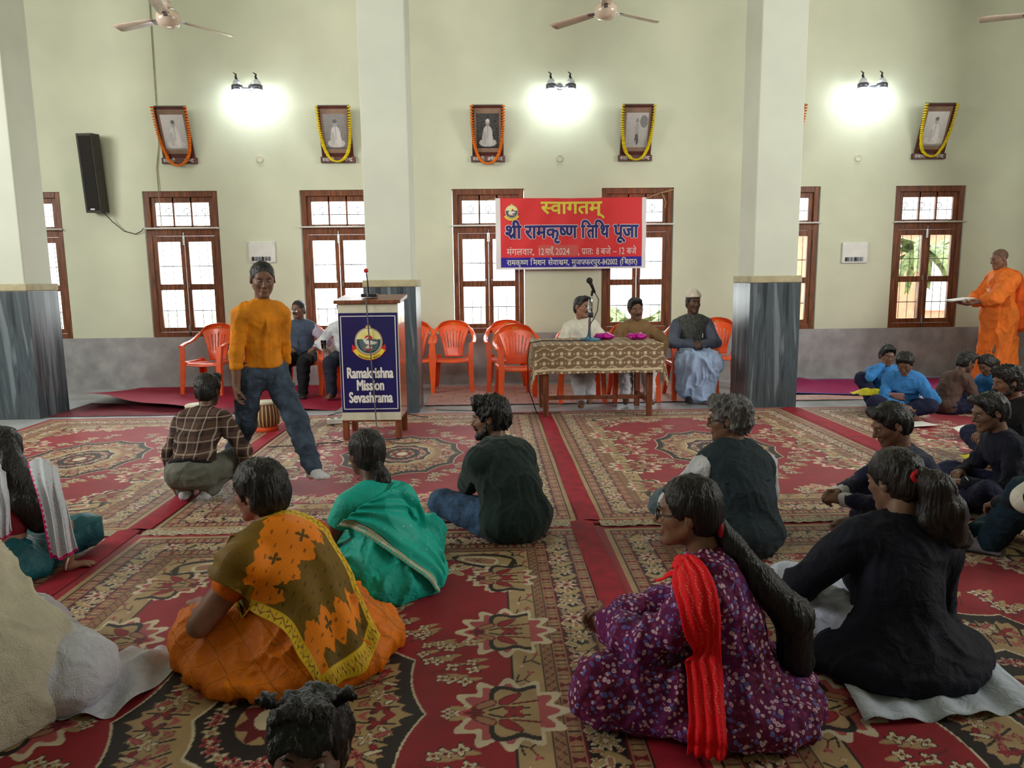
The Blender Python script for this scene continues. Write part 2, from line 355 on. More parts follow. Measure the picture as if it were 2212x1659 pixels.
def carpet_colours(hx=1.285, hy=1.8, nx=292, ny=405):
    rnd = random.Random(11); K = Canvas(hx, hy, nx, ny); X, Y, C = K.X, K.Y, K.C
    ex, ey = hx-X, hy-Y; e = np.minimum(ex, ey)
    side = ex < ey; S = np.where(side, Y, X)
    C[:] = RED
    def band(a, b_, c): C[(e >= a) & (e < b_)] = c
    for a, b_, c in ((0, .06, RED), (.06, .088, BEI), (.088, .095, BLK), (.095, .15, PEA), (.15, .157, DRED), (.157, .272, BLK), (.272, .279, DRED), (.279, .328, PEA), (.328, .335, BLK), (.335, .372, BRN), (.372, .379, BLK), (.379, .485, BEI), (.485, .491, BLK)): band(a, b_, c)
    nz = np.sin(S*900)*np.sin(e*700); C[(e > .062) & (e < .085) & (nz > .55)] = BRN
    for a, b_ in ((.095, .15), (.279, .328)):                # bow ties and bars of the peach guard bands
        t = (e-a)/(b_-a)-.5; p = (S/.1) % 1-.5
        m = (t > -.42) & (t < .42)
        C[m & (np.abs(p) < .05+.28*np.abs(t)) & (np.abs(p) < .2)] = DRED
        C[m & (np.abs(np.abs(p)-.36) < .03)] = BLK
        C[m & (np.abs(np.abs(p)-.36) > .05) & (np.abs(p) > .26) & (np.abs(t) < .2)] = BEI
    t = (e-.335)/.037; C[(e > .337) & (e < .37) & (((S/.045+t) % 1) < .22)] = DRED
    C[(e > .337) & (e < .37) & (((S/.045-t) % 1) < .16)] = PEA
    def B(s, d, axis): return (hx-d, s) if axis else (s, hy-d)   # border coordinates to x,y
    for axis, Lm in ((1, hy-.17), (0, hx-.17)):
        s = 0.; k = 0
        while s < Lm:
            c = B(s, .215, axis); o = 0 if axis else PI/2; kk = k % 4
            if kk == 0:
                K.flower(*c, .058, 7, (PNK, CRM, PNK, DRED), o, .3)
                for q in (-1, 1): K.leaf(*B(s+q*.062, .215, axis), .03, .014, PI/2-o, (CRM, PEA))
            elif kk == 2:
                K.flower(*c, .05, 9, (CRM, BEI, BRN, CRM), o, .22)
            else:
                K.leaf(*B(s, .195, axis), .05, .022, .6+o, (OLV, BEI)); K.leaf(*B(s+.02, .245, axis), .034, .016, -.6+o, (CRM, BEI))
                K.flower(*B(s-.035, .243, axis), .02, 4, (CRM, BEI, PNK), .5)
            for q in ((.038, .175), (-.045, .178), (.04, .256), (-.012, .258), (.075, .19)):
                K.flower(*B(s+q[0]+.02*rnd.random(), q[1], axis), .014, 4, (CRM, PEA), rnd.random(), .25)
            s += .082; k += 1
        s = .03
        while s < Lm-.2:                                        # twigs of the beige field border
            z = .43+.02*math.sin(s*14)
            K.stroke([B(s, z-.03, axis), B(s+.03, z, axis), B(s+.015, z+.03, axis), B(s+.06, z+.02, axis)], .0035, BLK)
            K.stroke([B(s+.03, z, axis), B(s+.07, z-.02, axis)], .003, DRED)
            K.flower(*B(s+.075, z-.022, axis), .016, 3, (DRED, PNK), rnd.random()*3, .3)
            K.flower(*B(s-.01, z+.035, axis), .013, 4, (PNK, CRM), rnd.random(), .3)
            s += .13
    fm = (X < hx-.49) & (Y < hy-.49)
    # corner spandrels
    ux, uy = hx-.49-X, hy-.49-Y
    sp = (ux/.5)**.8*1.+(uy/.34)**.8; sp = np.where(fm, sp, 9); C[fm & (sp < .55)] = BEI
    for k in range(46):
        a = rnd.random(); b_ = rnd.random()
        px, py = hx-.5-.62*a, hy-.5-.36*b_*(1-.75*a)
        cl = ((BLK, CRM, PEA, DRED), (CRM, BEI, DRED), (BEI, CRM, PNK), (CRM, PNK))[k % 4]
        K.flower(px, py, .026+.026*rnd.random(), rnd.choice((4, 5, 6)), cl, rnd.random()*3, .3, fm)
        if k % 3 == 0: K.leaf(px+.03, py-.02, .045, .017, rnd.random()*3, (CRM, BEI))
    c = (hx-.56, hy-.5)                                         # scroll in the inner corner
    K.leaf(c[0]-.04, c[1]-.0, .17, .09, PI-.3, (BLK, BEI)); K.leaf(c[0]-.06, c[1], .1, .05, PI-.3, (CRM, PEA)); K.flower(c[0]-.07, c[1], .035, 6, (BLK, PEA, DRED))
    # palmettes pushing into the field from the long sides
    for cy in (0., .55, 1.1-.02):
        x0 = hx-.47
        a = 1.75 if cy < 1 else 1.1
        K.flower(x0-.035, cy, .205*(a/1.75)**.5, 12, (CRM, PNK, BEI), 0, .12)
        q = K.sub(x0, cy, .26); Xq, Yq = X[q]-x0, Y[q]-cy; R = np.hypot(Xq*1.15, Yq*.95); th = np.arctan2(Yq, -Xq)
        Cq = C[q]; inn = (Xq < .06)
        lobes = .15+.02*np.cos(th*6)
        Cq[inn & (R < lobes)] = BLK; Cq[inn & (R < lobes-.025)] = BEI
        for sgn in (-1, 1):
            K.leaf(x0-.03, cy+sgn*.075, .05, .022, sgn*.7, (DRED, RED)); K.leaf(x0-.12, cy+sgn*.04, .05, .02, PI+sgn*.5, (DRED, PEA))
            K.stroke([(x0+.03, cy+sgn*.02), (x0-.06, cy+sgn*.028), (x0-.1, cy+sgn*.012)], .005, BLK)
            K.stroke([(x0+.06, cy+sgn*.06), (x0-.02, cy+sgn*.045)], .005, DRED)
        K.flower(x0-.02, cy, .045, 4, (DRED, RED), PI/4, .3); K.flower(x0-.15, cy, .036, 4, (RED, DRED), 0, .3)
    q = K.sub(0, hy-.47, .3)
    # medallion
    ax, ay = .5, .68
    th = np.arctan2(Y/ay, X/ax); R = np.hypot(X/ax, Y/ay)
    lob = 1-.09*np.abs(np.sin(th*6))**.8
    ser = .03*np.abs(np.sin(th*34))
    C[R < lob+.02] = CRM; C[R < lob+.005] = BLK
    C[R < lob-.07-ser*1.6] = BEI
    inn = .5-.05*np.abs(np.sin(th*5)); C[R < inn] = CRM; C[R < inn-.02] = BLK
    C[R < .2] = BEI; C[R < .17-.03*np.cos(th*8)] = DRED; C[R < .09] = CRM
    for k in range(9):
        t = (k+.5)/9*PI/2*1.0; rr = .7
        px, py = ax*rr*math.cos(t), ay*rr*math.sin(t)
        K.stroke([(px*.78, py*.78), (px*1.18, py*1.18)], .0045, BLK)
        K.flower(px, py, .04, (3, 5, 4)[k % 3], ((BLK, DRED, RED), (BLK, CRM, PEA), (BRN, PNK, DRED))[k % 3], t, .35)
        for sg in (-1, 1):
            t2 = t+sg*.075; K.leaf(ax*.78*math.cos(t2), ay*.78*math.sin(t2), .034, .012, t2+sg*.7, ((DRED, PNK), (BLK, CRM), (DRED, RED))[(k+sg) % 3])
            K.leaf(ax*.6*math.cos(t2), ay*.6*math.sin(t2), .028, .011, t2-sg*.8, ((PEA, PNK), (DRED, PEA))[k % 2])
    for k in range(7):
        t = (k+.3)/7*PI/2; K.flower(ax*.34*math.cos(t), ay*.34*math.sin(t), .034, (6, 4, 5)[k % 3], ((CRM, PNK, DRED), (OLV, CRM, PEA), (PNK, RED, CRM))[k % 3], t, .3)
    # sprays around the medallion
    for k in range(34):
        t = rnd.random()*PI/2; d = 1.08+.42*rnd.random()**.8*(.5+.5*abs(math.sin(t*4)))
        px, py = ax*d*math.cos(t), ay*d*math.sin(t)
        if k % 2: K.stroke([(px, py), (px*.93+.02, py*.95), (px*.88, py*.88)], .004, DRED)
        K.leaf(px+.03, py+.016, .034, .014, t*.6, (PEA, BEI))
        K.flower(px, py, .026+.012*rnd.random(), 4, (BLK, CRM, BEI, DRED), rnd.random(), .28)
    F = np.concatenate([C[:, :0:-1], C], 1); F = np.concatenate([F[:0:-1], F], 0)
    return F
M_carpet = attr_mat('woven_wool_carpet', .6, bump=.25, bs=260., spec=.3, sheen=.08, noise=.35)
CH = 1.8; F = carpet_colours(); ny, nx = F.shape[:2]
carpet0 = gridmesh('patterned_carpet', nx, ny, lambda u, v: np.c_[(u-.5)*2.57, (v-.5)*3.6, .012-.011*((np.abs(u-.5) > .4995) | (np.abs(v-.5) > .4996))], F.reshape(-1, 3), M_carpet, smooth=False)
first = True
lab = {(0, 1): 'far, before the left pillar', (1, 1): 'far, under the lectern', (2, 1): 'far, before the cloth covered table', (3, 1): 'far, behind the row of students on the right',
       (0, 0): 'near, at the left edge under the white shawl', (1, 0): 'near, under the orange and teal saris', (2, 0): 'near, under the floral dress and navy blazer', (3, 0): 'near, at the right edge beyond the navy blazer'}
for i, cx in enumerate((-3.335, -.735, 1.855, 4.56)):
    for j, cy in enumerate((2.2, 5.83)):
        o = carpet0 if first else carpet0.copy()
        if not first: COL.objects.link(o)
        first = False
        o.location = (cx, cy, .004*((i+j) % 2)); o.rotation_euler = (0, 0, 0)
        tag(o, 'red and beige floral carpet, '+lab[(i, j)], 'carpet', 'patterned carpets on the hall floor')
M_redcloth = mat('crimson_carpet_edge', (160, 20, 44), .75, var=.08, vs=12, bump=.2, bs=200)
M_fringe = mat('cream_carpet_fringe', (186, 172, 148), .9, var=.2, vs=60, bump=.4, bs=160)
for k, cx in enumerate((-2.035, .56, 3.21)):
    for j, (y0, y1) in enumerate(((.36, 4.06), (4.07, 7.6))):
        cx2 = cx-(.04 if j == 0 else 0)
        o = gridmesh('carpet_edging', 9, 60, lambda u, v: np.c_[cx2+(u-.5)*(.13 if k < 2 else .19)+.006*np.sin(v*17+k), y0+v*(y1-y0), .019+.006*np.sin(u*PI)], mats=M_redcloth)
        tag(o, 'crimson cloth strip between carpets, %s %s' % (('left of', 'in line with', 'right of')[k], ('the two sari wearers', 'the lectern and far carpets')[j] if k != 1 else ('the floral dress', 'the table leg')[j]), 'carpet edge', 'crimson strips between the carpets')
    
for k, (cx, wd) in enumerate(((-3.335, 2.5), (-.735, 2.5), (1.87, 2.5), (4.56, 2.5))):
    o = gridmesh('carpet_fringe', 80, 5, lambda u, v: np.c_[cx+(u-.5)*wd, 4.02+(v-.5)*.1+.006*np.sin(u*60+k)+.004*np.sin(u*231), .018+.003*np.sin(u*300)], mats=M_fringe)
    tag(o, ('frayed cream carpet fringe behind the woman at the left edge', 'frayed cream carpet fringe behind the teal sari', 'frayed cream carpet fringe beside the floral dress wearer head', 'frayed cream carpet fringe at the right among the students')[k], 'fringe', 'fringes between the carpet rows')
# aisle mats
def brick_mat_fn(g, v, tc):
    br = g.new('ShaderNodeTexBrick', Vector=tc.outputs['Object'], Scale=1., Color1=(*lin((170, 96, 92)), 1), Color2=(*lin((196, 148, 138)), 1), Mortar=(*lin((150, 60, 62)), 1))
    br.inputs['Mortar Size'].default_value = .012; br.inputs['Brick Width'].default_value = .3; br.inputs['Row Height'].default_value = .17
    n = g.new('ShaderNodeTexNoise', Vector=tc.outputs['Object'], Scale=22., Detail=3.)
    return g.mix(g.math('MULTIPLY', n.outputs[0], .7), br.outputs[0], (214, 190, 180))
M_brick = mat('block_pattern_mat', (170, 96, 92), .6, fn=brick_mat_fn)
M_redmat = mat('crimson_jute_mat', (156, 26, 58), .7, var=.07, vs=20, bump=.3, bs=150, spec=.2)
M_pinkmat = mat('magenta_floor_mat', (160, 36, 96), .7, var=.07, vs=20, bump=.2, bs=150, spec=.2)
M_blue = mat('blue_binding', (40, 60, 170), .6)
o = gridmesh('aisle_rug', 40, 20, lambda u, v: np.c_[-.75+u*3.5, 8.14+v*1.5, .012+.003*np.sin(u*21)*np.sin(v*9)], mats=M_brick)
tag(o, 'worn pink and brown block patterned rug under the chairs and table', 'rug')
o = gridmesh('aisle_rug', 30, 20, lambda u, v: np.c_[3.4+u*6, 8.1+v*.36, .008+.003*np.sin(u*21)], mats=M_brick)
tag(o, 'narrow block patterned rug edge in front of the magenta mat', 'rug')
def redmat(u, v):
    x = -4.75+u*3.05; lift = np.clip((-3.0-x)/1.4, 0, 1)
    y = 7.95+v*1.95+.42*lift**1.3*(1-v); z = .015+.02*np.sin(x*5)*(1-v)+.14*lift**1.2*(1-v)**1.4
    return np.c_[x, y, z]
o = gridmesh('crimson_mat', 80, 50, redmat, mats=M_redmat); tag(o, 'crimson mat with a lifted wavy edge beside the left pillar', 'mat')
o = gridmesh('crimson_mat', 30, 20, lambda u, v: np.c_[-4.78+u*2.2, 7.82+v*.9*(1-.45*u), .006+.004*np.sin(u*9)*np.sin(v*5)], mats=mat('maroon_underlay', (112, 24, 44), .8, var=.1)); tag(o, 'dark maroon mat lying under the lifted crimson mat', 'mat')
t = empty('magenta_mat', (0, 0, 0), 0, 'magenta plastic mat with blue binding along the right wall', 'mat')
def pk(u, v): return np.c_[3.55+u*5.6, 8.32+v*1.35+.28*(1-np.clip(u*6, 0, 1))*(1-v), .018+.006*np.sin(u*40)*np.sin(v*7)+.03*np.exp(-((u-.12)/.02)**2)*v]
gridmesh('woven_field', 120, 20, pk, mats=M_pinkmat, parent=t)
def pe(u, v): P = pk(u, v*0); P[:, 1] += (v-.5)*.05; P[:, 2] += .006; return P
gridmesh('blue_binding', 120, 3, pe, mats=M_blue, parent=t)
def pe(u, v): P = pk(u, v*0+1); P[:, 1] += (v-.5)*.04; P[:, 2] += .006; return P
gridmesh('blue_binding', 120, 3, pe, mats=M_blue, parent=t)
# ------------------------------------------------------------------ lettering
GL = {}
def glyph(ch, bold):
    """flat outline mesh of one character: vertices, faces, advance"""
    if (ch, bold) in GL: return GL[(ch, bold)]
    def mk(s):
        c = bpy.data.curves.new('t', 'FONT'); c.body = s; c.size = 1; c.offset = bold; c.resolution_u = 3; c.dimensions = '2D'; c.fill_mode = 'FRONT'
        o = bpy.data.objects.new('t', c); COL.objects.link(o); bpy.context.view_layer.update()
        m = o.to_mesh(); v = [tuple(q.co) for q in m.vertices]; f = [tuple(q.vertices) for q in m.polygons]
        o.to_mesh_clear(); bpy.data.objects.remove(o); bpy.data.curves.remove(c); return v, f
    v, f = mk(ch); v2, _ = mk(ch+'I'); v3, _ = mk('I')
    adv = max(q[0] for q in v2)-max(q[0] for q in v3) if v else .28
    GL[(ch, bold)] = (v, f, adv); return GL[(ch, bold)]
def text_mesh(s, size, bold=0., xs=1.):
    """list of (verts2d, faces) laid out from x=0; '~' makes the letter before it a half form, '^' adds the rakar stroke"""
    out = MB(); x = 0.; i = 0
    while i < len(s):
        ch = s[i]; nx = s[i+1] if i+1 < len(s) else ''
        if ch == ' ': x += .3; i += 1; continue
        v, f, adv = glyph(ch, bold)
        if nx == '~':
            bm = bmesh.new(); vs = [bm.verts.new(q) for q in v]
            for q in f:
                try: bm.faces.new([vs[k] for k in q])
                except ValueError: pass
            cut = max([q[0] for q in v if q[1] < .06]+[.3])-.105
            bmesh.ops.bisect_plane(bm, geom=bm.verts[:]+bm.edges[:]+bm.faces[:], plane_co=(cut, 0, 0), plane_no=(1, 0, 0), clear_outer=True)
            bm.verts.index_update(); v = [tuple(q.co) for q in bm.verts]; f = [tuple(k.index for k in q.verts) for q in bm.faces]; bm.free()
            adv = cut-.01
        out.add([((q[0]+x)*size*xs, 0, q[1]*size) for q in v], f)
        if nx == '^':
            w_ = .05+bold; a = (x+adv-.1, .28); b_ = (x+adv-.36, .05)
            out.add([(px*size*xs, 0, pz*size) for px, pz in ((a[0], a[1]+w_), (b_[0], b_[1]+w_), (b_[0]+.02, b_[1]-w_), (a[0], a[1]-w_*.8))], [(0, 1, 2, 3)])
        x += adv-(.1 if ch == 'ि' else 0); i += 2 if nx and nx in '~^' else 1
    return out, x*size*xs
def text(name, s, size, m, parent, x, y, z, bold=0., xs=1., align='c', width=None, R=None, arc=None, label=None):
    mb, wd = text_mesh(s, size, 0., xs)
    k = 1.
    if width: k = width/wd; wd = width
    off = -wd/2 if align == 'c' else 0
    if arc:
        r, sgn = arc
        mb.v = [((r+sgn*q[2])*math.sin((q[0]*k+off)/r), 0, -(r+sgn*q[2])*math.cos((q[0]*k+off)/r)) for q in mb.v] if sgn < 0 else mb.v
    else: mb.v = [(q[0]*k+off, q[1], q[2]) for q in mb.v]
    if bold:                                                   # thicken by overlapping shifted outlines
        v0, f0 = mb.v, mb.f; mb = MB(); nb = 6 if bold < .02 else 10
        for k in range(nb): mb.add([(q[0]+bold*size*math.cos(2*PI*k/nb), q[1]-k*1.5e-5, q[2]+bold*size*math.sin(2*PI*k/nb)) for q in v0], f0)
        mb.add([(q[0], q[1]-2e-4, q[2]) for q in v0], f0)
    mb.v = [(q[0]+x, q[1]+y, q[2]+z) for q in mb.v]
    if R: mb.v = [tuple(R @ Vector(q)) for q in mb.v]
    o = mb.build(name, m, parent)
    if label: o['label'] = label
    return o
def flat(name, col, rough=.5): return mat(name, col, rough, var=.015)
M_pw = flat('print_white', (232, 230, 226)); M_py = flat('print_yellow', (232, 214, 70)); M_pnavy = flat('print_navy', (40, 30, 116)); M_pred = flat('print_red', (206, 40, 44)); M_pteal = flat('print_sea', (44, 78, 84)); M_psky = flat('print_sky', (240, 232, 150)); M_pgold = flat('print_gold', (222, 186, 110)); M_pblack = flat('print_black', (40, 36, 40)); M_ppink = flat('print_pink', (236, 170, 150))
def circ(cx, cz, r, n=28, a0=0, a1=2*PI, rx=1): return [(cx+r*rx*math.cos(a0+(a1-a0)*k/n), cz+r*math.sin(a0+(a1-a0)*k/n)) for k in range(n+(1 if a1-a0 < 6.28 else 0))]
def emblem(parent, cx, y, cz, R, lettered=True):
    mats = [M_pw, M_psky, M_pteal, M_pred, M_pgold, M_py, M_pblack, M_ppink]; b = MB(); d = .0006; q = R
    P = lambda pts, lay, m: b.poly([(cx+px*q, cz+pz*q) for px, pz in pts], y-lay*d, 0, m)
    for sx in (-1, 1):                                         # ribbon ends
        P([(sx*.86, -.42), (sx*1.2, -.2), (sx*1.22, -.75), (sx*1.06, -.62), (sx*.96, -.8)], 1, 3)
    def ring(r0, r1, a0, a1, lay, m, cz0=0., n=26):
        for k in range(n):
            t0, t1 = a0+(a1-a0)*k/n, a0+(a1-a0)*(k+1)/n
            P([(r0*math.cos(t0), cz0+r0*math.sin(t0)), (r1*math.cos(t0), cz0+r1*math.sin(t0)), (r1*math.cos(t1), cz0+r1*math.sin(t1)), (r0*math.cos(t1), cz0+r0*math.sin(t1))], lay, m)
    ring(1.0, 1.36, PI+.5, 2*PI-.5, 2, 3); ring(1.03, 1.32, PI+.52, 2*PI-.52, 3, 5)
    P(circ(0, .95, .2, 16), 1, 4); P(circ(0, 1.02, .12, 12), 2, 0); P([(-.05, .9), (.05, .9), (.16, 1.2), (.05, 1.12), (0, 1.24), (-.05, 1.12), (-.16, 1.2)], 3, 4)
    P(circ(0, 0, 1.0, 36), 3, 4); P(circ(0, 0, .95, 36), 4, 6); P(circ(0, 0, .92, 36), 5, 0); P(circ(0, 0, .86, 36), 6, 1)
    P(circ(0, .16, .3, 14, 0, PI), 7, 3)
    for k in range(7):
        a = PI*(k+.5)/7; P([(.33*math.cos(a-.06), .16+.33*math.sin(a-.06)), (.33*math.cos(a+.06), .16+.33*math.sin(a+.06)), (.55*math.cos(a), .16+.55*math.sin(a))], 7, 5)
    s = circ(0, 0, .86, 24, PI-.19, 2*PI+.19); P(s, 8, 2)
    for k in range(12):                                        # wave crests
        zz = .08-.075*k*.9; xw = math.sqrt(max(.05, .7-zz*zz))*.9
        for e in range(5):
            xx = -xw+(e+.5*(k % 2))*xw*.45
            if abs(xx)+.1 < xw: P([(xx-.1, zz), (xx, zz+.045), (xx+.12, zz-.01), (xx, zz+.018)], 9, 0)
    P([(-.36, .02), (-.4, .12), (-.3, .2), (-.1, .28), (-.02, .34), (.03, .31), (-.06, .22), (-.2, .1), (-.1, .08), (.2, .06), (.62, -.08), (.5, -.16), (.3, -.22), (0, -.24), (-.24, -.16)], 10, 0)
    P([(-.02, .34), (.09, .3), (.02, .29)], 11, 3)
    for k in range(7):
        a = PI*(.1+.8*k/6); P([(-.05+.05*math.cos(a+1.5), -.5), (.2*math.cos(a-.22), -.52+.2*math.sin(a-.22)), (.3*math.cos(a), -.54+.3*math.sin(a)), (.2*math.cos(a+.22), -.52+.2*math.sin(a+.22))], 10+k*.1, (0, 7)[k % 2])
    P([(-.26, -.56), (.26, -.56), (.16, -.66), (-.16, -.66)], 11, 3)
    e = b.build('emblem', mats, parent)
    if lettered:
        rr = 1.12*q
        text('ribbon_lettering', 'RAMAKRISHNA MISSION', .17*q, M_pblack, e, 0, 0, 0, .015, 1, width=1.75*q, arc=(rr+.16*q, -1)).location = (cx, y-.0026, cz)
    return e
# ------------------------------------------------------------------ welcome banner
M_banner = attr_mat('printed_vinyl', .5, spec=.2, bump=.2, bs=9.)
bt = empty('welcome_banner', (1.1, 9.8, 0), 0, 'red and blue printed welcome banner strung across two windows', 'banner')
def bwav(x, z): return .012*np.sin(x*7+z*3)+.008*np.sin(x*17-z*9)
def bfn(u, v):
    x = (u-.5)*2.01; z = 1.545+v*.925+.012*np.abs(u-.5)*v; return np.c_[x, .02+bwav(x, z), z]
nu, nv = 201, 93; uu, vv = np.meshgrid(np.linspace(0, 1, nu), np.linspace(0, 1, nv)); BC = np.zeros((nv, nu, 3)); BC[:] = lin((236, 232, 236))
inn = (uu > .032) & (uu < .974) & (vv > .028); BC[inn] = lin((228, 62, 66)); BC[inn & (vv < .165)] = lin((54, 44, 158))
BC[(uu > .28) & (uu < .55) & (vv > .19) & (vv < .34)] = lin((214, 96, 92))
gridmesh('vinyl_sheet', nu, nv, bfn, BC.reshape(-1, 3), M_banner, bt)
def outlined(nm, s, size, m, x, z, width, bold, al='l', rim=.03):
    if rim: text(nm+'_outline', s, size, M_pw, bt, x, -.003, z, bold+rim, align=al, width=width)
    return text(nm, s, size, m, bt, x, -.006, z, bold, align=al, width=width)
M_pink2 = flat('print_pale_pink', (240, 206, 204))
outlined('greeting_lettering', 'स~वागतम्', .235, M_py, -.40, 2.272, .80, .028, rim=0)
outlined('title_lettering', 'श^ी', .255, M_pnavy, -.88, 1.955, .215, .03)
outlined('title_lettering', 'रामकृष~ण', .255, M_pnavy, -.612, 1.955, .69, .03)
outlined('title_lettering', 'तिथि'.replace('ति', 'ित').replace('थि', 'िथ'), .255, M_pnavy, .137, 1.955, .365, .03)
outlined('title_lettering', 'पूजा', .255, M_pnavy, .57, 1.955, .325, .03)
for s, x, wd in (('मंगलवार,', -.86, .37), ('12', -.445, .085), ('मार्च,'.replace('र्', '')[:2]+'चॅ,', -.345, .115), ('2024', -.21, .19), (',', .09, .02), ('प^ातः', .14, .16), ('8', .34, .035), ('बजे', .40, .13), ('–', .565, .045), ('12', .635, .08), ('बजे', .745, .125)):
    outlined('date_lettering', s, .125, M_pink2, x, 1.735, wd, .012, rim=0)
for s, x, wd in (('रामकृष~ण', -.86, .285), ('िमशन', -.545, .2), ('सेवाश^म,', -.31, .285), ('मुजफ~फरपुर-', .005, .415), ('842002', .42, .205), ('(िबहार)', .655, .235)):
    outlined('address_lettering', s, .105, M_pw, x, 1.6, wd, .012, rim=0)
emblem(bt, -.79, -.004, 2.30, .088, False)
M_jute = mat('jute_string', (196, 176, 130), .9)
for o in bt.children:                                      # the print lies on the rippled sheet
    if o.name.startswith('vinyl'): continue
    for q in o.data.vertices: q.co.y += .0195+float(bwav(q.co.x, q.co.z))
MB().tube([(-1.005, .02, 2.46), (-1.1, -.01, 2.45), (-1.25, 0, 2.40), (-1.31, .03, 2.33), (-1.29, .1, 2.28)], .004, 5).build('tie_string', M_jute, bt)
MB().tube([(1.005, .02, 2.46), (1.1, -.01, 2.5), (1.2, 0, 2.53), (1.38, .1, 2.58)], .004, 5).tube([(1.2, 0, 2.53), (1.26, -.02, 2.4), (1.24, -.01, 2.33)], .004, 5).build('tie_string', M_jute, bt)
# ------------------------------------------------------------------ portraits with garlands
M_frame = mat('dark_maroon_wood', (84, 34, 28), .4, var=.12, vs=6, spec=.5)
M_mount = mat('beige_mount', (150, 122, 104), .8); M_photo = attr_mat('grey_photograph', .25, spec=.5)
M_or = mat('marigold_orange', (246, 118, 12), .8, var=.12, vs=90, bump=.4); M_ye = mat('marigold_yellow', (246, 206, 20), .8, var=.12, vs=90, bump=.4)
def portrait(kind):
    nu, nv = 44, 56; U, V = np.meshgrid(np.linspace(-1, 1, nu), np.linspace(0, 1, nv)); g = np.zeros((nv, nu)); rs = np.random.RandomState(kind)
    bgv, bod = ((.62, .74), (.26, .62), (.07, .55), (.5, .4), (.4, .6), (.66, .8))[kind]
    g[:] = bgv*(.85+.3*V)+.03*rs.randn(nv, nu)
    def el(cx, cy, rx, ry, val): g[((U-cx)/rx)**2+((V-cy)/ry)**2 < 1] = val
    if kind == 3:
        el(0, .45, .2, .26, bod); el(0, .2, .17, .2, .12); el(0, .78, .12, .07, .3); g[V < .08] = .45; el(.6, .75, .35, .18, .25); el(-.1, .12, .05, .1, .5)
    else:
        el(0, .16, .78, .12, bod*.9); el(0, .42, .42, .24, bod); el(-.3, .3, .2, .2, bod*.75); el(.25, .28, .2, .2, bod*1.05); el(0, .73, .17, .1, bod*.62); el(0, .79, .17, .06, bod*(1.2 if kind == 2 else .25)); g[V < .05] = bgv*.5
        el(0, .45, .06, .2, bod*.7)
    return np.repeat(g[..., None], 3, -1).reshape(-1, 3)*np.array([1, .97, .97])
PIC = [(-4.01, 0, 'o'), (-1.955, 1, 'y'), (.01, 2, 'o'), (1.96, 3, 'y'), (3.93, 4, 'o'), (5.93, 5, 'y')]
where = ['above the window beside the hanging speaker', 'left of the left free-standing pillar', 'left above the banner', 'right above the banner', 'half hidden by the right pillar', 'at the far right']
look = ['bare-chested seated figure', 'cross-legged figure in white', 'turbaned seated figure on black', 'standing figure with a stick', 'grey figure', 'pale seated figure']
names = [('स~वामी', 'नन~द'), ('स~वामी', 'नन~द'), ('स~वामी', 'अभेदानन~द'), ('स~वामी', 'नन~द'), ('स~वामी', 'द'), ('स~वामी', 'नन~द')]
for (px, k, gc), wh, lk, nm in zip(PIC, where, look, names):
    t = empty('framed_portrait', (px, WY, 3.0), 0, 'framed portrait of a %s, %s' % (lk, wh), 'picture', 'garlanded portraits on the far wall')
    MB().box(-.225, .225, -.05, 0, -.045, .03).build('name_ledge', M_frame, t, bevel=.003)
    text('name_lettering', nm[0], .065, M_pw, t, -.2, -.052, -.03, .006, align='l', width=.15)
    text('name_lettering', nm[1], .065, M_pw, t, -.01 if k == 2 else .07, -.052, -.03, .006, align='l', width=.2 if k == 2 else .12)
    R = Matrix.Rotation(math.radians(18), 3, 'X'); o0 = Vector((0, -.03, .03)); W_, H_ = .205, .63
    b = MB()
    for bx in ((-W_, -W_+.03, -.012, .012, 0, H_), (W_-.03, W_, -.012, .012, 0, H_), (-W_+.03, W_-.03, -.012, .012, 0, .05), (-W_+.03, W_-.03, -.012, .012, H_-.035, H_)): b.box(*bx, R=R, o=o0)
    b.build('picture_frame', M_frame, t, bevel=.003)
    MB().box(-W_+.025, W_-.025, -.002, .01, .04, H_-.03, R=R, o=o0).build('mount', M_mount, t)
    def pf(u, v): P = np.c_[(u-.5)*.29, 0*u-.004, .1+v*.43]; return P @ np.array(R).T+np.array(o0)
    gridmesh('photograph', 44, 56, pf, portrait(k), M_photo, t)
    # garland
    drop = (.72, .68, .72, .68, .70, .66)[k]; top = H_-.01; yt = -.06
    G = empty('marigold_garland', (px, WY, 3.0), 0, '%s marigold garland draped over the portrait %s' % (('orange' if gc == 'o' else 'yellow'), wh.split(',')[0]), 'garland', 'marigold garlands on the portraits')
    b = MB(); N = 74; rn = random.Random(k)
    for i in range(N):
        u = i/(N-1)*2-1; s = abs(u); x = math.copysign(min(.205, .205*(1-(1-s)**2.2)), u)
        z = top-drop*(1-s**1.9); q = Vector((x, yt*.6, z)); q = R @ q+o0
        if z < .02: q.y = min(q.y, -.085)
        b.ball(q, .0185+.003*rn.random(), 7, 5, 0, (1.25, 1.1, .62))
    b.build('flower_string', M_or if gc == 'o' else M_ye, G, smooth=True)
    tt = R @ Vector((0, 0, H_))+o0
    MB().tube([R @ Vector((-.2, -.03, H_-.01))+o0, R @ Vector((-.2, .016, H_+.004))+o0, R @ Vector((.2, .016, H_+.004))+o0, R @ Vector((.2, -.03, H_-.01))+o0], .003, 5).build('thread', M_cable, G)
